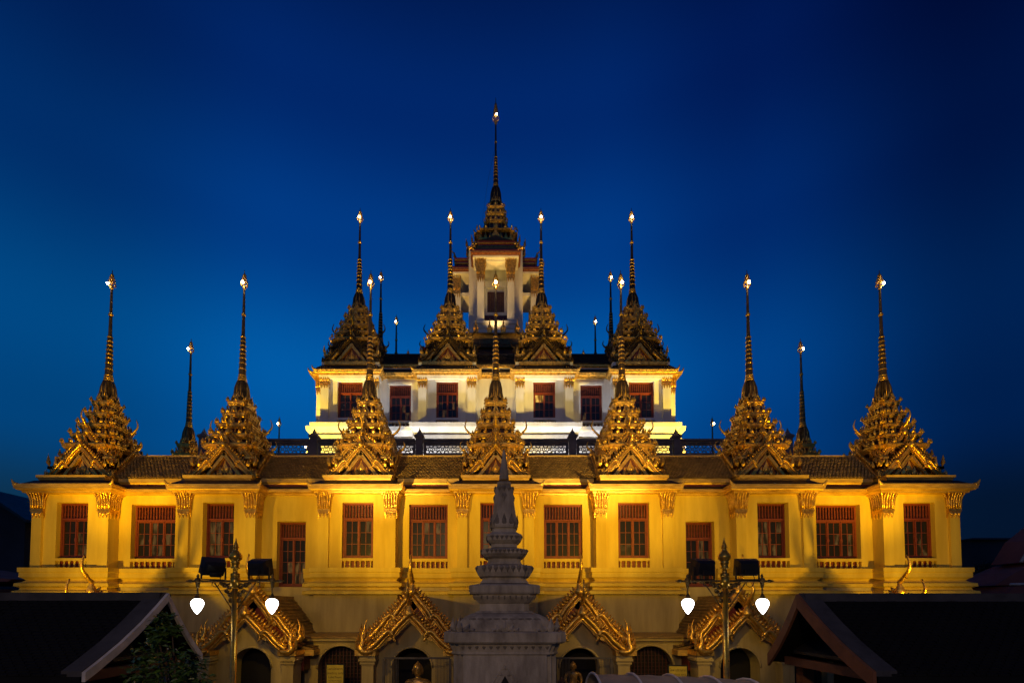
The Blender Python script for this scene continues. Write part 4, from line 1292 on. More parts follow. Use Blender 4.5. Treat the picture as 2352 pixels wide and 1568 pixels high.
GP = gable(1.06, 1.10, .12, 13, .21, .19, 11, 1.15, .13, .95)
GPm = GP.mesh('bargeboard', [M_GOLD])
GP2 = gable(1.14, 1.30, .11, 15, .20, .18, 12, .95, .13, .95)
GP2m = GP2.mesh('bargeboard', [M_GOLD])
z_eave = Zp(1490, YPO)
z_ap_lo = Zp(1408, YPO); z_ap_up = Zp(1360, YPO + .45)
for i, px in enumerate(PX):
    po = empty('porch', (px, YPO - 22, 0), parent=temple)
    pm_ = GPm
    hlo = z_ap_lo - z_eave; hup = z_ap_up - (z_eave + .25)
    place('bargeboard', GPm, po, (0, 0, z_eave), sc=(1, 1, hlo / 1.10))
    place('bargeboard', GP2m, po, (0, .42, z_eave + .26), sc=(1, 1, hup / 1.30))
    # gable wall with round arch
    w = MB(); r = .52; zs = Zp(1486, YPO + .35) - r
    w.T = Matrix.Identity(4)
    arch_wall(w, 0, .98, r, zs, 0, z_eave + .02, .30, .5)
    zg = z_eave + .02
    w.prism([(-.98, zg), (.98, zg), (.80, zg + .18), (.50, zg + .42), (.30, zg + .62), (0, zg + hlo * .93 - .12), (-.30, zg + .62), (-.50, zg + .42), (-.80, zg + .18)], .30, .8)
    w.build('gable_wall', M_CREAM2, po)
    rm = MB(); rm.tube([((r + .015) * cos(pi * k / 16), .30, zs + (r + .015) * sin(pi * k / 16)) for k in range(17)], .03, 5); rm.build('arch_moulding', M_CREAM2, po)
    d = MB(); d.box(-.75, .75, .9, .93, 0, zs + r + .05); d.build('dark_doorway', M_DARK, po)
    # pillars with stacked mouldings under the eaves
    for s_x in (-1, 1):
        p = MB(); xo = s_x * 1.08; zc0 = z_eave - .16
        p.box(xo - .15, xo + .15, -.02, .5, 0, zc0 - .26)
        for k, (a, z0_, z1_) in enumerate(((.16, .26, .22), (.19, .22, .17), (.17, .17, .14), (.22, .14, .08), (.20, .08, .0))):
            p.box(xo - a, xo + a, -.02 - (a - .15), .5, zc0 - z0_, zc0 - z1_ + .001 * 0)
        p.build('pillar', M_CREAM2, po)
        b = MB(); b.box(xo - .22, xo + .24 if s_x > 0 else xo + .22, -.12, .5, zc0 + .002, zc0 + .12)
        b.build('gilt_ledge', M_GOLD, po)
        # red fascia seen between the two boards
    rf = MB(); 
    for s_x in (-1, 1):
        path = [(s_x * 1.08 * a, z_eave + .22 + hup * b) for a, b in ((0, .88), (.2, .66), (.40, .44), (.62, .26), (.85, .05), (1.0, -.05))]
        rf.strip(path, -.22, -.02, .36, .41)
    rf.build('red_fascia', M_RED, po)
    # concave tiled roof running back to the wall
    rt = MB(); yb_ = 15.6 - YPO
    zr = z_ap_up - .12
    curve = [(0, zr), (.30, zr - .36), (.55, zr - .72), (.85, zr - 1.05), (1.25, zr - 1.30), (1.52, zr - 1.36)]
    rt.prism(curve + [(x, z - .08) for x, z in reversed(curve)], .52, yb_)
    rt.prism([(-x, z) for x, z in curve] + [(-x, z - .08) for x, z in reversed(curve)], .52, yb_)
    rt.box(-.05, .05, .5, yb_, zr - .05, zr + .06, 0)
    ro = rt.build('porch_roof', M_TILE, po)
    tl = MB()
    for s_x in (-1, 1):
        for (a, b) in zip(curve[::-1], curve[::-1][1:]):
            tiled_slope(tl, .52, yb_, a[0], a[1], b[0], b[1], .115, .10, 0, seed=i, dirx=s_x)
    tl.build('roof_tiles', M_TILE, ro, kind='stuff')
    ev = MB()
    for s_x in (-1, 1):
        a, b = sorted((s_x * 1.30, s_x * 1.56)); ev.box(a, b, .5, yb_, zr - 1.56, zr - 1.41)
        a, b = sorted((s_x * 1.15, s_x * 1.30)); ev.box(a, b, .5, yb_, zr - 1.95, zr - 1.56, 1)
    ev.build('side_eave', [M_GOLDR, M_RED], po)

# ================================================================== street lamps
ZG = lambda v: Zp(v, 10.0)
lm = {}
p = MB(); p.lathe([(.16, 0), (.16, .25), (.12, .35), (.10, .8), (.062, 1.0), (.056, ZG(1350))], 14)
lm['pole'] = p.mesh('pole', [M_BRASS])
p = MB(); z = ZG(1350)
zq = lambda y: ZG(1333.5) + (900 - y) * .00103
pr = [(hw_ * .00103, zq(y)) for y, hw_ in ((1035, 40), (1030, 62), (1005, 62), (1000, 88), (830, 88), (825, 70), (815, 84), (750, 84), (742, 50), (735, 44), (660, 44), (652, 78), (640, 78), (625, 70), (600, 60), (560, 72), (530, 84), (520, 70), (500, 78), (470, 112), (430, 122), (390, 116), (375, 98), (362, 100), (355, 92), (335, 70), (300, 52), (255, 40), (240, 56), (225, 56), (214, 34), (205, 48), (192, 48), (182, 26), (170, 36), (158, 36), (148, 22), (100, 14), (60, 8), (52, 3))]
p.lathe(pr, 14); lm['crown'] = p.mesh('finial', [M_BRASS])
za = ZG(1333.5)
p = MB()
p.tube([(-.93, 0, za), (.93, 0, za)], .020, 8)
for s_x in (-1, 1):
    x = s_x * .755
    p.lathe([(.01, za - .16), (.03, za - .12), (.045, za - .02), (.065, za + .0), (.05, za + .05), (.02, za + .07), (.03, za + .10), (.005, za + .15)], 8, (x, 0))
    p.tube([(s_x * .86, 0, za), (s_x * .90, 0, za), (s_x * .93, 0, za), (s_x * 1.0, 0, za)], [.02, .035, .03, .004], 6)
    p.tube([(x, 0, za - .1), (x, 0, za - .30)], [.016, .020], 7)
    p.lathe([(.02, za - .26), (.04, za - .30), (.06, za - .34), (.065, za - .36)], 10, (x, 0))
lm['arm'] = p.mesh('cross_arm', [M_DBRASS])
p = MB()
for s_x in (-1, 1):
    p.tube([(s_x * .42, 0, za - .03), (s_x * .06, 0, za - .56)], .014, 5)
    for (cx_, cz, r, a0, tr) in ((.12, -.12, .07, 0, 1.6), (.22, -.09, .05, 1, 1.5), (.10, -.27, .06, 2, 1.6), (.09, -.40, .045, 1, 1.4), (.17, -.20, .045, 3, 1.5), (.28, -.06, .03, 0, 1.4)):
        pts = [(s_x * (cx_ + r * (1 - t * .5) * cos(a0 + t * 2 * pi * .8)), 0, za + cz + r * (1 - t * .5) * sin(a0 + t * 2 * pi * .8)) for t in [k / 10 * tr for k in range(11)]]
        p.tube(pts, .020, 5)
        flame(p, s_x * cx_, -.01, za + cz - r * .5, r * 1.1, r * 1.7, .03, roll=s_x * .6)
lm['scroll'] = p.mesh('scroll_bracket', [M_DBRASS])
p = MB(); zgl = za - .36
p.lathe([(.060, zgl), (.085, zgl - .015), (.112, zgl - .05), (.122, zgl - .09), (.115, zgl - .13), (.09, zgl - .19), (.055, zgl - .25), (.02, zgl - .295), (.004, zgl - .31)], 16)
lm['globe'] = p.mesh('globe', [M_GLOBE])
LAMPX = [Xp(541, 1300, 10.0), Xp(1664, 1300, 10.0)]
for x, lab in zip(LAMPX, ('brass double-arm street lamp in front of the left gabled porches', 'brass double-arm street lamp beside the brown gable of the right pavilion')):
    t = empty('street_lamp', (x, 10.0, 0), label=lab, cat='street lamp', group='brass street lamps')
    place('pole', lm['pole'], t); place('finial', lm['crown'], t); place('cross_arm', lm['arm'], t); place('scroll_bracket', lm['scroll'], t)
    for s_x in (-1, 1): place('globe', lm['globe'], t, (s_x * .755, 0, 0))


def floodlight(x, y, z, rz, tilt, label, w=.42, h=.34, group='floodlights on the street lamps'):
    f = empty('floodlight', (x, y, z), rz, label=label, cat='floodlight', group=group)
    TT = Matrix.Translation((0, 0, .24)) @ Matrix.Rotation(R(tilt), 4, 'X')
    m = MB(); m.T = TT
    # body tapers to the back; its face points +Y
    fr = [(-w / 2, .10, -h / 2), (w / 2, .10, -h / 2), (w / 2, .10, h / 2), (-w / 2, .10, h / 2)]
    m.loft([[(-w * .40, -.12, -h * .30), (w * .40, -.12, -h * .30), (w * .40, -.12, h * .34), (-w * .40, -.12, h * .34)],
            [(-w * .46, -.04, -h * .44), (w * .46, -.04, -h * .44), (w * .46, -.04, h * .46), (-w * .46, -.04, h * .46)], fr,
            [(p_[0] * 1.03, .14, p_[2] * 1.03) for p_ in fr]])
    m.box(-w * .25, w * .25, -.20, -.12, -h * .30, -h * .02)
    m.build('housing', M_IRON, f)
    m = MB(); m.T = TT; m.box(-w * .46, w * .46, .141, .150, -h * .44, h * .44); m.build('glass', M_LENS, f)
    m = MB()
    for s_x in (-1, 1): m.box(s_x * (w * .53) - .012, s_x * (w * .53) + .012, -.02, .02, .02, .26)
    m.box(-w * .53, w * .53, -.02, .02, 0, .02); m.build('yoke', M_IRON, f)
    m = MB(); m.tube(spline([(.05, -.1, .15), (.09, -.12, .0), (.05, -.06, -.14), (-.03, -.02, -.10), (0, 0, -.02)], 3), .008, 4); m.build('cable', M_IRON, f)
    return f


zf = za + .02
floodlight(LAMPX[0] - .44, 10.0, zf, R(48), 30, 'black floodlight turned left on the left street lamp arm')
floodlight(LAMPX[0] + .48, 10.0, zf, R(-8), 14, 'black square floodlight facing the temple on the right arm of the left street lamp')
floodlight(LAMPX[1] - .42, 10.0, zf, R(8), 14, 'black square floodlight facing the temple on the left arm of the right street lamp')
floodlight(LAMPX[1] + .46, 10.0, zf, R(-6), 14, 'black floodlight outermost on the right street lamp, nearest the brown gable')
lamp('flood_light', 'SPOT', (LAMPX[0] + .50, 10.25, zf + .25), 1500, AMBER, (-1.9, 15.6, EYE + 5.0), .08, 96, 1)
lamp('flood_light', 'SPOT', (LAMPX[1] - .44, 10.25, zf + .25), 1500, AMBER, (2.4, 15.6, EYE + 5.0), .08, 96, 1)
lamp('flood_light', 'SPOT', (LAMPX[0] - .62, 10.22, zf + .3), 420, AMBER, (-8.5, 17, EYE + 5.6), .08, 100, 1)
lamp('flood_light', 'SPOT', (LAMPX[1] + .52, 10.25, zf + .3), 420, AMBER, (8.5, 17, EYE + 5.6), .08, 100, 1)
for x in (-11.6, 11.6):
    floodlight(x, 9.85, EYE - 1.15, R(-8 if x < 0 else 8), 20, 'black floodlight on the ground wall behind the %s dark pavilion roof' % ('left' if x < 0 else 'right'), group='floodlights behind the pavilions')
PALE = (1.0, .70, .22)
lamp('flood_light', 'SPOT', (LAMPX[0] + .38, 10.22, zf + .25), 2200, PALE, (-1.5, 22, EYE + 10.6), .08, 42, .7)
lamp('flood_light', 'SPOT', (LAMPX[1] - .34, 10.22, zf + .25), 2200, PALE, (1.5, 22, EYE + 10.6), .08, 42, .7)
lamp('flood_light', 'SPOT', (LAMPX[0] + .30, 10.22, zf + .22), 180, AMBER, (-4.3, 12.7, EYE - .3), .08, 130, 1)  # extra spill beams added at the lamp-post housings to brighten the porches
lamp('flood_light', 'SPOT', (LAMPX[1] - .26, 10.22, zf + .22), 180, AMBER, (4.3, 12.7, EYE - .3), .08, 130, 1)
# warm floods on the upper terrace light the crowning tower
for s_x in (-1, 1):
    lamp('flood_light', 'SPOT', (s_x * 3.4, 24.6, ZMB + .9), 1700, (1.0, .56, .12), (0, 28.5, Zp(590, 28.3)), .15, 64, .8)
lamp('flood_light', 'SPOT', (0, 26.7, Zp(757, 27)), 120, (1.0, .62, .20), (0, 27.9, Zp(600, 27.9)), .15, 110, .8)

# ================================================================== white chedi in the foreground
chx, chy = .16, 9.55
ch = empty('chedi', (chx, chy, 0), label='weathered grey stone chedi with stepped square tiers in the middle foreground', cat='chedi')


def ch_h(hwc, front=True):   # half width measured in crop units -> metres for a square body
    p = hwc / 2.975 * .91875 / FPX
    return p * chy / (1 + p) if front else p * chy


def ch_z(cy, a=0):
    v = (1180 + cy / 2.975) * .91875
    return Zp(v, chy - a)


def chedi_part(name, levels, r=None, mi=0, mats=None, deco=None):
    m = MB(); rings = []
    for cy, hw_ in levels:
        a = ch_h(hw_); rings.append(square(a, ch_z(cy, a), a * (r or .10)))
    m.loft(list(reversed(rings)))
    if deco: deco(m)
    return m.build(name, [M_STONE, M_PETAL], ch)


def petals(m, cy0, cy1, hw_, n, up=True, poly=FLAME_S, w=1.0, t=.03):
    a = ch_h(hw_); z0, z1 = ch_z(cy1, a), ch_z(cy0, a)
    for q in range(4):
        m.T = Matrix.Rotation(q * pi / 2, 4, 'Z')
        for i in range(n):
            x = -a * .84 + 2 * a * .84 * (i + .5) / n
            ww = 2 * a * .84 / n * w
            if up: flame(m, x, -a - .004, z0, ww, z1 - z0, t, 1, poly=poly)
            else: flame(m, x, -a - .004, z1, ww, -(z1 - z0), t, 1, poly=poly)
    m.T = Matrix.Identity(4)


# spire and bell
m = MB()
pts = [(-168, 3), (-150, 9), (-128, 14), (-118, 17), (-110, 13), (-96, 16), (-80, 20), (-40, 26), (-20, 30), (-16, 34), (-8, 30), (20, 33), (45, 36), (60, 36)]
m.lathe([(ch_h(w_, False), ch_z(cy)) for cy, w_ in reversed(pts)], 12)
m.build('spire', M_STONE, ch)
chedi_part('bell', [(66, 44), (72, 52), (84, 52), (96, 46), (104, 60), (120, 66), (150, 68), (230, 76), (320, 90), (360, 102), (392, 106), (408, 100)], .16,
           deco=lambda m: (petals(m, 300, 400, 97, 3, True, w=1.1), petals(m, 95, 150, 64, 3, False), petals(m, 150, 235, 70, 1, False, w=.35)))
chedi_part('tier', [(412, 88), (440, 92), (446, 100), (455, 128), (466, 135), (476, 130), (500, 126), (520, 108), (530, 96), (556, 98)], .12, deco=lambda m: petals(m, 462, 500, 127, 6, False))
chedi_part('tier', [(560, 106), (568, 170), (600, 172), (612, 160), (624, 150), (640, 122), (664, 124), (674, 130), (682, 132)], .12, deco=lambda m: petals(m, 568, 600, 170, 9, False, w=.9))
chedi_part('tier', [(684, 150), (690, 206), (700, 210), (740, 206), (770, 192), (780, 170), (784, 164), (800, 166), (812, 176), (822, 184)], .12, deco=lambda m: petals(m, 690, 745, 206, 8, False, poly=FLAME, w=.9, t=.04))
chedi_part('tier', [(826, 190), (836, 262), (842, 268), (886, 268), (900, 262), (905, 240), (925, 236), (958, 206), (968, 196), (975, 184), (1030, 186), (1034, 210), (1044, 222)], .10, deco=lambda m: petals(m, 905, 945, 228, 9, False))


def roof_deco(m):
    petals(m, 1082, 1112, 318, 9, False, poly=FLAME, w=.9)
    a = ch_h(385); z0 = ch_z(1184, a)
    for q in range(4):
        m.T = Matrix.Rotation(q * pi / 2, 4, 'Z')
        for dx, w_, h_, rl in ((0, .13, .22, 0), (-.09, .12, .15, -.4), (.09, .12, .15, .4), (-.18, .11, .10, -.7), (.18, .11, .10, .7)):
            flame(m, dx, -a - .01, z0, w_, h_, .05, 0, roll=rl)
        for s_x in (-1, 1):
            for dx, w_, h_, rl in ((.0, .12, .24, 0), (-.10, .12, .17, -.5), (-.2, .11, .10, -.8)):
                flame(m, s_x * (a * .88 + dx), -a - .012, z0, w_, h_, .05, 0, roll=s_x * rl)
            flame(m, s_x * a * 1.0, -a * 1.0, z0, .16, .27, .06, 0, rz=s_x * pi / 4)
    m.T = Matrix.Identity(4)


chedi_part('vaulted_roof', [(1046, 226), (1056, 262), (1075, 302), (1100, 330), (1130, 348), (1165, 362), (1182, 366)], .10, deco=roof_deco)
chedi_part('cornice_slab', [(1184, 372), (1186, 450), (1194, 462), (1262, 462), (1272, 450), (1276, 420), (1290, 412), (1320, 398), (1334, 392), (1340, 400), (1352, 400), (1358, 388)], .085, deco=lambda m: petals(m, 1284, 1318, 403, 13, False, t=.025))


def body_deco(m):
    a = ch_h(372)
    zt_, zb_ = ch_z(1372, a), ch_z(1560, a)
    for q in range(4):
        m.T = Matrix.Rotation(q * pi / 2, 4, 'Z')
        for s_x in (-1, 1):
            m.box(min(s_x * .50, s_x * .62), max(s_x * .50, s_x * .62), -a - .02, -a + .02, 0, zt_)
            # raised line scrolls beside the niche
            for (cx_, cz, r, tr) in ((.40, -.17, .05, 1.3), (.32, -.24, .04, 1.2), (.28, -.13, .035, 1.1), (.38, -.32, .045, 1.3), (.22, -.10, .03, 1.0), (.30, -.38, .035, 1.2), (.42, -.44, .03, 1.0)):
                m.tube([(s_x * (cx_ + r * (1 - t * .55) * cos(t * 5.4 + cx_ * 9)), -a - .004, zt_ + cz + r * (1 - t * .55) * sin(t * 5.4 + cx_ * 9)) for t in [k / 9 * tr for k in range(10)]], .008, 4)
                flame(m, s_x * (cx_ + .03), -a - .002, zt_ + cz, .04, .07, .012, 0, roll=s_x * .9)
            m.tube(spline([(0, -a - .01, zt_ - .10), (s_x * .10, -a - .02, zt_ - .26), (s_x * .20, -a - .02, zt_ - .42), (s_x * .30, -a - .02, zt_ - .52)], 3), .022, 5)
            m.tube(spline([(0, -a - .01, zt_ - .22), (s_x * .09, -a - .02, zt_ - .36), (s_x * .17, -a - .02, zt_ - .50)], 3), .016, 5)
        leaf_relief(m, 0, -a - .01, zt_ - .24, .10, .16)
        for s_x in (-1, 1): leaf_relief(m, s_x * .07, -a - .01, zt_ - .34, .08, .12)
    m.T = Matrix.Identity(4)


m = MB()
a = ch_h(386)
m.loft([square(a, 0, a * .10), square(a, ch_z(1358, a), a * .10)])
a2 = ch_h(372)
body_deco(m)
m.build('body', M_STONE, ch)
m = MB(); zt_ = ch_z(1372, a2); m.T = Matrix.Identity(4)
m.prism([(-.26, zt_ - .75), (.26, zt_ - .75), (.10, zt_ - .50), (0, zt_ - .32), (-.10, zt_ - .50)], -a - .012, -a + .01); m.build('niche', M_DARK, ch)

# ================================================================== dark tiled pavilions left and right
def pavilion(sg, D, xe, xa, w, vr, label, bb, name='pavilion'):
    """gable end turned towards the middle; ridge runs outwards. sg=-1 left, +1 right"""
    z_r = Zp(vr, D); z_e = EYE - 1.18 * D / 10.0
    pv = empty(name, (sg * xe, D, 0), label=label, cat='pavilion')
    O = Vector((-sg * xe, -D, 0))
    L = 16
    prof = []
    for t in [0, .15, .35, .6, .85, 1.0]:
        prof.append((t * w, z_r - (z_r - z_e) * (t - .10 * sin(pi * t)) ))
    prof = [(t * w, z_r - (z_r - z_e) * (t + .07 * sin(pi * t))) for t in [0, .15, .35, .6, .85, 1.0]]
    m = MB(); xs = []
    n = len(prof)
    # roof shell, gable edge leans out towards the apex
    for sy in (-1, 1):
        gi = [(sg * (xa + (xe - xa) * p[0] / w), D + sy * p[0], p[1]) for p in prof]
        go = [(sg * (xe + L), D + sy * p[0], p[1]) for p in prof]
        k = len(gi)
        m.add(gi + go + [(a_[0], a_[1], a_[2] - .09) for a_ in gi + go],
              [(i, i + 1, k + i + 1, k + i) for i in range(k - 1)] + [(2 * k + i, 3 * k + i, 3 * k + i + 1, 2 * k + i + 1) for i in range(k - 1)] + [(k - 1, 2 * k - 1, 4 * k - 1, 3 * k - 1)])
    rs = m.build('roof', M_NTILE, pv, O)
    # tiles on the near slope
    tl = MB(); rnd = random.Random(3)
    segs = 26
    for r_ in range(segs):
        t0, t1 = 1 - r_ / segs, 1 - (r_ + 1.3) / segs
        def at(t):
            t = max(t, 0); return (t * w, z_r - (z_r - z_e) * (t + .07 * sin(pi * t)))
        a0, a1 = at(t0), at(t1)
        x = xe + .0
        x_in = xa + (xe - xa) * t0
        c = 0; tw = .16
        x = x_in + .18 + (tw / 2 if r_ % 2 else 0)
        while x < xe + 7.5:
            j = rnd.uniform(-.004, .008)
            X0, X1 = sg * x, sg * (x + tw - .012)
            yA, zA = D - a0[0] - .008, a0[1] + .035 + j; yB, zB = D - a1[0], a1[1] + .008
            tl.add([(X0, yA, zA), (X1, yA, zA), (X1, yB, zB), (X0, yB, zB), (X0, yA, zA - .03), (X1, yA, zA - .03)], [(0, 1, 2, 3), (0, 4, 5, 1)])
            x += tw
    tl.build('roof_tiles', M_NTILE, rs, O * 0, kind='stuff')
    # broad mortar ridge and verge band
    m = MB(); m.box(min(sg * (xa + .02), sg * (xe + L)), max(sg * (xa + .02), sg * (xe + L)), D - .10, D + .10, z_r - .06, z_r + .07); m.build('ridge', M_GREYR, pv, O)
    for sy in (-1, 1):
        m = MB(); rings = []
        for p in prof:
            xg = xa + (xe - xa) * p[0] / w
            y = D + sy * p[0]
            rings.append([(sg * (xg - .02), y, p[1] + .075), (sg * (xg + .26), y, p[1] + .075), (sg * (xg + .26), y, p[1] - .0), (sg * (xg - .02), y, p[1] - .0)])
        m.loft(rings); m.build('verge_band', M_GREYR, pv, O)
        m = MB(); rings = []
        for p in prof:
            xg = xa + (xe - xa) * p[0] / w; y = D + sy * p[0]
            rings.append([(sg * (xg - .07), y, p[1] + .06), (sg * (xg - .021), y, p[1] + .06), (sg * (xg - .021), y, p[1] - bb[1]), (sg * (xg - .07), y, p[1] - bb[1])])
        m.loft(rings); m.build('bargeboard', bb[0], pv, O)
    # recessed gable wall, tie beam and little pent roof
    m = MB(); xg = xe + .45
    m.prism([(D - w * .72, z_e + .05), (D + w * .72, z_e + .05), (D, z_r - .35)], sg * xg, sg * (xg + .08), axis='x'); m.build('gable_panel', M_BROWNB if sg > 0 else M_DRED, pv, O)
    m = MB(); a_, b_ = sorted((sg * (xe + .10), sg * (xe + .28))); m.box(a_, b_, D - w * .80, D + w * .80, z_e - .10, z_e + .04); m.build('tie_beam', M_BROWNB, pv, O)
    m = MB(); m.prism([(sg * (xe + .05), z_e + .18), (sg * (xe + .5), z_e + .46), (sg * (xe + .5), z_e + .40), (sg * (xe + .05), z_e + .13)], D - w * .52, D + w * .52); m.build('pent_roof', M_DTILE, pv, O)
    for yy in (D - w * .78, D + w * .78):
        for k in range(3):
            m = MB(); xx = xe + .35 + k * 3.2; m.box(min(sg * xx, sg * (xx + .2)), max(sg * xx, sg * (xx + .2)), yy - .1, yy + .1, 0, z_e); m.build('post', M_BROWNB if sg > 0 else M_PALEB, pv, O)
    m = MB(); m.box(min(sg * (xe + .9), sg * (xe + L)), max(sg * (xe + .9), sg * (xe + L)), D - w * .7, D + w * .7, 0, z_e + .05); m.build('back_wall', M_DARK, pv, O)
    return pv


DLp = 8.0
pavilion(-1, DLp, 948 * .834 * DLp / FPX + .0, 760 * DLp / FPX - .0, .166 * DLp, 1370, 'dark tiled pavilion roof with pale bargeboards at bottom left behind the bush', (M_PALEB, .07))
pavilion(1, DLp, 872 * .838 * DLp / FPX, 700 * DLp / FPX, .162 * DLp, 1372, 'dark tiled pavilion roof with brown bargeboards at bottom right', (M_BROWNB, .16))

# ================================================================== bush before the left pavilion
bs = empty('shrub', (-4.1, 6.6, 0), label='dark leafy shrub in front of the pale gable of the left pavilion', cat='shrub')
rnd = random.Random(11)
st = MB(); lf = MB()
cl = []
for (u_, v_, r_) in ((375, 1425, .13), (355, 1455, .10), (395, 1445, .10), (340, 1500, .22), (400, 1520, .26), (440, 1535, .20), (330, 1550, .24), (380, 1570, .34), (440, 1590, .30), (320, 1610, .3), (460, 1570, .14), (365, 1470, .10), (350, 1640, .5), (430, 1680, .5)):
    Y = 6.6 + rnd.uniform(-.25, .25)
    c = (Xp(u_, v_, Y) + 4.1, Y - 6.6, Zp(v_, Y)); cl.append((c, r_))
    st.tube(spline([(0, 0, EYE - 3), (c[0] * .4 + rnd.uniform(-.05, .05), c[1] * .4, EYE - 1.6), (c[0], c[1], c[2])], 3), [.03, .027, .024, .02, .016, .012, .006], 5)
    n = int(85 * (r_ / .2) ** 1.6) + 26
    for k in range(n):
        d = Vector((rnd.gauss(0, 1), rnd.gauss(0, 1), rnd.gauss(0, 1))).normalized() * r_ * rnd.uniform(.35, 1.08) ** .8
        p = Vector(c) + d
        L_ = rnd.uniform(.07, .13); W_ = L_ * .42
        T = Matrix.Translation(p) @ Matrix.Rotation(rnd.uniform(0, 6.28), 4, 'Z') @ Matrix.Rotation(rnd.uniform(-.9, .9), 4, 'X') @ Matrix.Rotation(rnd.uniform(-.5, .9), 4, 'Y')
        lf.T = T
        lf.add([(0, 0, 0), (L_ * .5, W_ * .5, .006), (L_, 0, -.004), (L_ * .5, -W_ * .5, .006), (L_ * .5, 0, -.002)], [(0, 4, 1), (1, 4, 2), (2, 4, 3), (3, 4, 0)])
st.build('stems', M_STEM, bs); lf.build('foliage', M_LEAF, bs, kind='stuff')

# ================================================================== tan vaulted canopy, bottom right
cn = empty('canopy', (2.9, 8.3, EYE - 1.1), label='long tan barrel-vaulted canvas canopy with white ribs beside the stone chedi', cat='canopy')
x0, x1 = Xp(1368, 1555, 8.2) - 2.9, Xp(1730, 1560, 8.2) - 2.9
zc0 = Zp(1549, 8.3) - (EYE - 1.1)


def vault(x, r, lift=0.0, drop=0.0): return [(x + .55 * (1 - cos(pi * i / 12 - pi * .5 + pi * .5)) * .5 * 0 + .22 * (i / 12.0 - .5) * 2 * -1 * 0, -(r + lift) * cos(pi * i / 12), zc0 - drop - r * .62 + (r * .62 + lift) * sin(pi * i / 12)) for i in range(13)]


m = MB(); rings = []
for k in range(17):
    x = x0 + (x1 - x0) * k / 16
    rings.append(vault(x, .85, .006 * cos(k * pi), .05 * (k / 16) ** 2 * 2))
m.loft(rings, 0, True, False, False); m.build('canvas', M_CANVAS, cn)
for k in (0, 4, 8, 12, 16):
    x = x0 + (x1 - x0) * k / 16
    m = MB(); m.tube(vault(x, .85, .025, .05 * (k / 16) ** 2 * 2), .022, 6); m.build('rib', M_RIB, cn)
for x in (x0 + .1, x1 - .1):
    for y in (-.82, .82):
        m = MB(); m.tube([(x, y, -EYE + 1.1), (x, y, zc0 - .62)], .03, 6); m.build('leg', M_RIB, cn)

# ================================================================== signs under the arches
def sign(x, y, ztop, w, h, lines, label, rz=0, tall=True):
    s_ = empty('sign', (x, y, 0), rz, label=label, cat='sign', group='yellow notices under the arches')
    m = MB(); m.box(-w / 2 - .03, w / 2 + .03, 0, .04, ztop - h - .03, ztop + .03); m.box(-.03 - w / 2, -w / 2, .01, .03, 0, ztop - h); m.box(w / 2, w / 2 + .03, .01, .03, 0, ztop - h); m.build('sign_frame', M_IRON, s_)
    m = MB(); m.box(-w / 2, w / 2, -.008, -.002, ztop - h, ztop); m.build('board', M_SIGN, s_)
    z = ztop - .06
    for tx, sz in lines:
        c = bpy.data.curves.new('lettering', 'FONT'); c.body = tx; c.size = sz; c.align_x = 'CENTER'; c.extrude = .001
        c.materials.append(M_SIGNT)
        tmp = bpy.data.objects.new('lettering_curve', c)
        me_ = bpy.data.meshes.new_from_object(tmp)
        bpy.data.objects.remove(tmp)
        if not me_.materials: me_.materials.append(M_SIGNT)
        o = place('lettering', me_, s_)
        o.location = (0, -.011, z - sz * .8); o.rotation_euler = (pi / 2, 0, 0)
        z -= sz * 1.45
    return s_


sign(Xp(770, 1530, 13.3), 13.3, Zp(1526, 13.3), .44, .90, [('โลหะปราสาท', .085), ('เปิดบริการ ทุกวัน', .07), ('Loha Prasat', .075), ('The Metallic Palace', .045), ('Open 08.00-17.00', .045)], 'yellow notice board with dark Thai lettering under the left arch')
sign(Xp(1557, 1530, 13.0), 13.0, Zp(1529, 13.0), .44, .80, [('โลหะปราสาท', .085), ('เปิดบริการ ทุกวัน', .07)], 'small yellow notice board with two dark Thai lines under the right arch, above the canopy', R(-10))

# ================================================================== Buddha statues in their glazed shrine cases
M_STAT = mat('gilded_statue', (.72, .42, .09), .32, .5, .4, 6, .1, 40, color2=(.3, .15, .04))


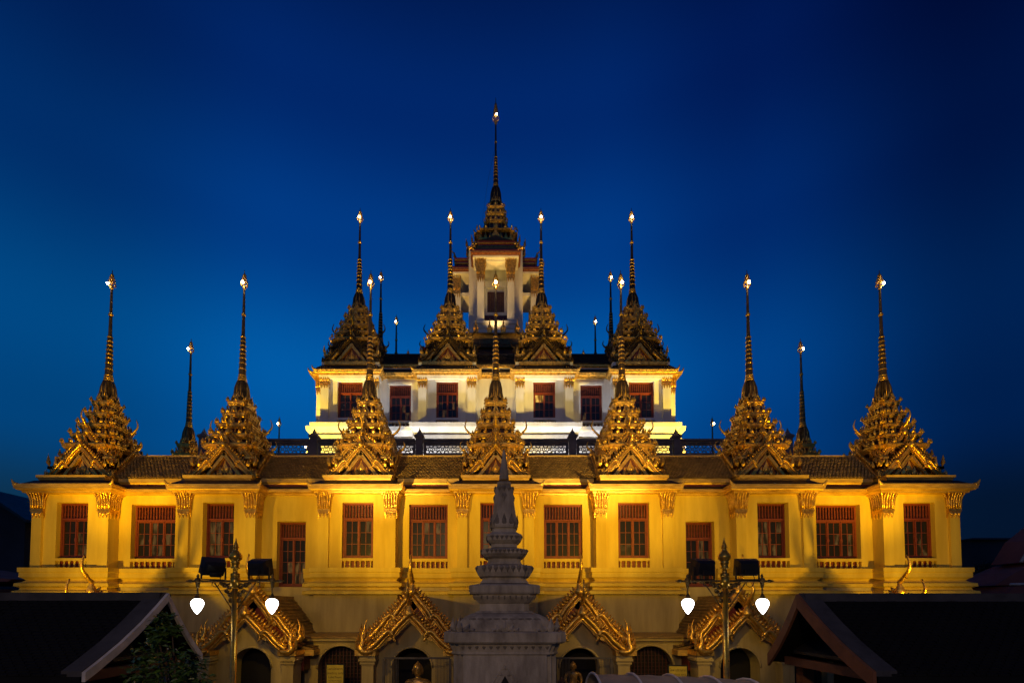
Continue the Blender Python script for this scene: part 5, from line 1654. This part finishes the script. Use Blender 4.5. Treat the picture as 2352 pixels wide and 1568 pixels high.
def buddha(x, y, zhead, s, label):
    """seated figure, s = shoulder width, head top at zhead"""
    b = empty('buddha_statue', (x, y, zhead - 1.60 * s), label=label, cat='statue')
    me = bpy.data.meshes.new('body')
    V = [(0, 0, .10), (0, .0, .35), (0, 0, .62), (0, -.01, .88), (0, -.01, 1.02), (0, -.015, 1.12),
         (-.34, 0, .90), (-.47, -.03, .60), (-.40, -.22, .36), (-.12, -.36, .30),
         (.34, 0, .90), (.47, -.03, .60), (.40, -.22, .36), (.12, -.36, .30),
         (-.28, -.08, .10), (-.66, -.26, .10), (-.20, -.46, .10), (.28, -.08, .10), (.66, -.26, .10), (.20, -.46, .12)]
    E = [(0, 1), (1, 2), (2, 3), (3, 4), (4, 5), (3, 6), (6, 7), (7, 8), (8, 9), (3, 10), (10, 11), (11, 12), (12, 13), (0, 14), (14, 15), (15, 16), (0, 17), (17, 18), (18, 19)]
    Rr = [.26, .22, .24, .20, .095, .085, .13, .095, .075, .05, .13, .095, .075, .05, .17, .14, .09, .17, .14, .09]
    me.from_pydata([tuple(c * s for c in v) for v in V], E, [])
    o = bpy.data.objects.new('body', me); COL.objects.link(o); o.parent = b
    sk = o.modifiers.new('skin', 'SKIN'); sk.use_smooth_shade = True
    for i, d in enumerate(me.skin_vertices[0].data):
        d.radius = (Rr[i] * s, Rr[i] * s * .85); d.use_root = (i == 0)
    ss = o.modifiers.new('sub', 'SUBSURF'); ss.levels = 2; ss.render_levels = 2
    me.materials.append(M_STAT)
    h = MB()
    zc = 1.30 * s
    rings = []
    for t, rx, ry in ((-.20, .06, .06), (-.17, .10, .10), (-.10, .135, .14), (0, .155, .165), (.08, .16, .17), (.14, .14, .15), (.19, .10, .11), (.22, .065, .07), (.25, .05, .05), (.28, .02, .02), (.30, .004, .004)):
        rings.append([(rx * s * cos(2 * pi * i / 18), ry * s * sin(2 * pi * i / 18) * (1.0), zc + t * s) for i in range(18)])
    h.loft(rings, 0, True)
    h.prism([(-.022 * s, zc - .06 * s), (.022 * s, zc - .06 * s), (.008 * s, zc + .06 * s), (-.008 * s, zc + .06 * s)], -.195 * s, -.14 * s)
    for s_x in (-1, 1):
        h.tube([(s_x * .155 * s, 0, zc + .05 * s), (s_x * .17 * s, .0, zc), (s_x * .16 * s, -.0, zc - .14 * s)], [.02 * s, .028 * s, .015 * s], 5)
        h.tube([(s_x * .03 * s, -.162 * s, zc + .045 * s), (s_x * .07 * s, -.158 * s, zc + .06 * s), (s_x * .105 * s, -.13 * s, zc + .045 * s)], .008 * s, 4)
        h.tube([(s_x * .035 * s, -.162 * s, zc + .01 * s), (s_x * .095 * s, -.138 * s, zc + .012 * s)], .012 * s, 4)
    h.tube([(-.05 * s, -.138 * s, zc - .095 * s), (0, -.15 * s, zc - .10 * s), (.05 * s, -.138 * s, zc - .095 * s)], .012 * s, 4)
    h.build('head', M_STAT, b)
    r_ = MB(); r_.tube(spline([(-.24 * s, -.06 * s, 1.0 * s), (-.10 * s, -.24 * s, .86 * s), (.12 * s, -.27 * s, .62 * s), (.30 * s, -.2 * s, .42 * s)], 4), [.03 * s] * 13, 5, squash=.5); r_.build('robe_sash', M_STAT, b)
    p = MB(); p.lathe([(.72 * s, -.5 * s), (.78 * s, -.30 * s), (.66 * s, -.16 * s), (.80 * s, -.02 * s), (.66 * s, .02 * s)], 20); p.build('lotus_pedestal', M_STAT, b)
    p = MB(); p.box(-.7 * s, .7 * s, -.7 * s, .7 * s, -(zhead - 1.60 * s), -.5 * s); p.build('plinth', M_STONED, b)
    return b


buddha(Xp(956, 1530, 12.1), 12.35, Zp(1517, 12.3), .74, 'large golden seated Buddha statue under the gabled porch left of the stone chedi')
buddha(Xp(1320, 1530, 12.1), 12.35, Zp(1517, 12.3), .44, 'smaller golden seated Buddha statue under the gabled porch right of the stone chedi')


def shrine_case(x0, x1, ztop, y, label):
    c = empty('shrine_case', ((x0 + x1) / 2, y, 0), label=label, cat='shrine case', group='barred shrine cases')
    w = x1 - x0
    m = MB(); m.box(-w / 2, w / 2, -.03, .0, ztop - .045, ztop); m.build('top_rail', M_STONED, c)
    for s_x in (-1, 1):
        m = MB(); m.box(s_x * w / 2 - .03, s_x * w / 2 + .03, -.03, .03, 0, ztop - .045); m.build('corner_post', M_STONED, c)
    m = MB()
    for s_x in (-1, 1):
        for k in range(9):
            xx = s_x * (w / 2 - .06 - k * .035); m.box(xx - .006, xx + .006, 0, .012, 0, ztop - .045)
    m.build('folded_gate', M_STONED, c)


zc1 = Zp(1508, 12.0)
shrine_case(Xp(882, 1508, 12.0), Xp(1034, 1508, 12.0), zc1, 12.0, 'grey barred shrine case round the larger Buddha statue left of the chedi')
shrine_case(Xp(1276, 1508, 12.0), Xp(1404, 1508, 12.0), zc1, 12.0, 'grey barred shrine case round the smaller Buddha statue right of the chedi')
M_FLW = mat('dusty_pink_flowers', (.30, .12, .10), .7, 0, .6, 20, color2=(.12, .06, .03))
for u_, lab in ((1288, 'small vase of dusky flowers left of the smaller Buddha statue'), (1360, 'small vase of dusky flowers right of the smaller Buddha statue')):
    f = empty('flower_vase', (Xp(u_, 1545, 12.2), 12.2, Zp(1575, 12.2)), label=lab, cat='vase', group='flower vases beside the smaller statue')
    m = MB(); m.lathe([(.05, -.25), (.07, -.15), (.04, 0), (.055, .03)], 10); m.build('vase', M_STAT, f)
    m = MB(); rr_ = random.Random(u_)
    for k in range(60):
        d = Vector((rr_.gauss(0, 1), rr_.gauss(0, 1), abs(rr_.gauss(0, 1)))).normalized() * rr_.uniform(.04, .16)
        m.lathe([(.003, d.z + .05), (.018, d.z + .07), (.003, d.z + .09)], 5, (d.x, d.y))
    m.build('blooms', M_FLW, f)
    m = MB(); m.box(-.12, .12, -.12, .12, -Zp(1575, 12.2), -.25); m.build('stand', M_STONED, f)

# ================================================================== dark neighbours beyond the temple
nb = empty('neighbour_building', (-26, 26, 0), label='dark unlit building with a sloping roof beyond the left end of the temple', cat='building')
Yn = 26
za_, zb_ = Zp(1195, Yn), Zp(1180, Yn)
m = MB(); xl, xr = Xp(-300, 1180, Yn) + 26, Xp(58, 1200, Yn) + 26
m.prism([(xl, 0), (xr, 0), (xr, za_ - .1), (xl + 6, zb_ + 1.2), (xl, zb_ + 1.2)], 0, 6); m.build('wall', M_FAR, nb)
m = MB(); m.prism([(xl, zb_ + 1.2), (xl + 6, zb_ + 1.2), (xr + .4, za_ - .15), (xr + .4, za_), (xl + 6, zb_ + 1.4), (xl, zb_ + 1.4)], -.4, 6.4); m.build('roof', M_DTILE, nb)
lt = empty('side_hall', (Xp(0, 1330, 18), 18, 0), label='low dark hall with upturned eaves at the left edge beside the temple plinth', cat='hall')
m = MB(); x1_ = Xp(42, 1350, 18) - Xp(0, 1330, 18)
m.box(-4, x1_ - .3, 0, 4, 0, Zp(1362, 18)); m.build('wall', M_FAR, lt)
m = MB(); m.prism([(-4, Zp(1336, 18)), (x1_, Zp(1336, 18)), (x1_ + .15, Zp(1330, 18)), (x1_ - 1.2, Zp(1326, 18)), (-4, Zp(1290, 18))], -.4, 4); m.prism([(-4, Zp(1366, 18)), (x1_ - .3, Zp(1366, 18)), (x1_ - .1, Zp(1358, 18)), (x1_ - .6, Zp(1352, 18)), (-4, Zp(1345, 18))], -.6, 4); m.build('roof', M_FARROOF, lt)

rb = empty('neighbour_building', (31, 34, 0), label='dark flat-topped block beyond the right end of the temple', cat='building')
Yn = 34; m = MB(); m.box(Xp(2228, 1250, Yn) - 31, Xp(2500, 1250, Yn) - 31, 0, 8, 0, Zp(1240, Yn)); m.build('wall', M_FAR, rb)
m = MB(); m.box(Xp(2232, 1250, Yn) - 31.2, Xp(2500, 1250, Yn) - 30.8, -.3, 8.2, Zp(1240, Yn), Zp(1236, Yn)); m.build('parapet', M_FAR, rb)
rh = empty('side_hall', (25, 21, 0), label='hall with stacked red tiled roofs at the right edge behind the pavilion', cat='hall')
Yn = 21
xx = lambda u_: Xp(u_, 1300, Yn) - 25
m = MB(); m.box(xx(2275), xx(2600), 0, 1.4, 0, Zp(1358, Yn)); m.build('wall', M_CREAM2, rh)
m = MB(); m.prism([(xx(2240), Zp(1368, Yn)), (xx(2600), Zp(1362, Yn)), (xx(2600), Zp(1330, Yn)), (xx(2262), Zp(1348, Yn))], -1.2, 1.2); m.build('lower_roof', M_FARROOF, rh)
m = MB(); m.prism([(xx(2250), Zp(1345, Yn)), (xx(2600), Zp(1338, Yn)), (xx(2600), Zp(1270, Yn)), (xx(2352), Zp(1293, Yn)), (xx(2300), Zp(1315, Yn))], -.6, 1.2); m.build('middle_roof', M_FARROOF, rh)
m = MB(); m.prism([(xx(2325), Zp(1293, Yn)), (xx(2600), Zp(1293, Yn)), (xx(2440), Zp(1180, Yn)), (xx(2360), Zp(1240, Yn))], -.3, .9); m.build('upper_roof', M_FARROOF, rh)
m = MB(); m.tube([(xx(2250), -1.22, Zp(1344, Yn)), (xx(2600), -1.22, Zp(1337, Yn))], .05, 5); m.tube([(xx(2325), -.35, Zp(1292, Yn)), (xx(2360), -.35, Zp(1239, Yn)), (xx(2440), -.35, Zp(1180, Yn))], .06, 5); m.build('pale_verge', M_PALEB, rh)
m = MB(); rnd = random.Random(5)
for k in range(900):
    u_ = rnd.uniform(2236, 2352); Yt = 29 + rnd.uniform(-1.5, 1.5); v_ = rnd.uniform(1296, 1352)
    if u_ < 2250 and v_ < 1312: continue
    p = Vector((Xp(u_, v_, Yt) - 27, Yt - 29, Zp(v_, Yt)))
    flame(m, p.x, p.y, p.z, .3, .34, .12, 0, rz=rnd.uniform(0, 6), lean=rnd.uniform(-1, 1), poly=FLAME_S)
tr = empty('tree', (27, 29, 0), label='black silhouette of low trees between the temple corner and the red-roofed hall', cat='tree')
m.build('crown', M_SKYLINE, tr)
m = MB(); m.tube([(0, 0, 0), (0, 0, Zp(1340, 29))], [.25, .15], 7); m.build('trunk', M_STEM, tr)
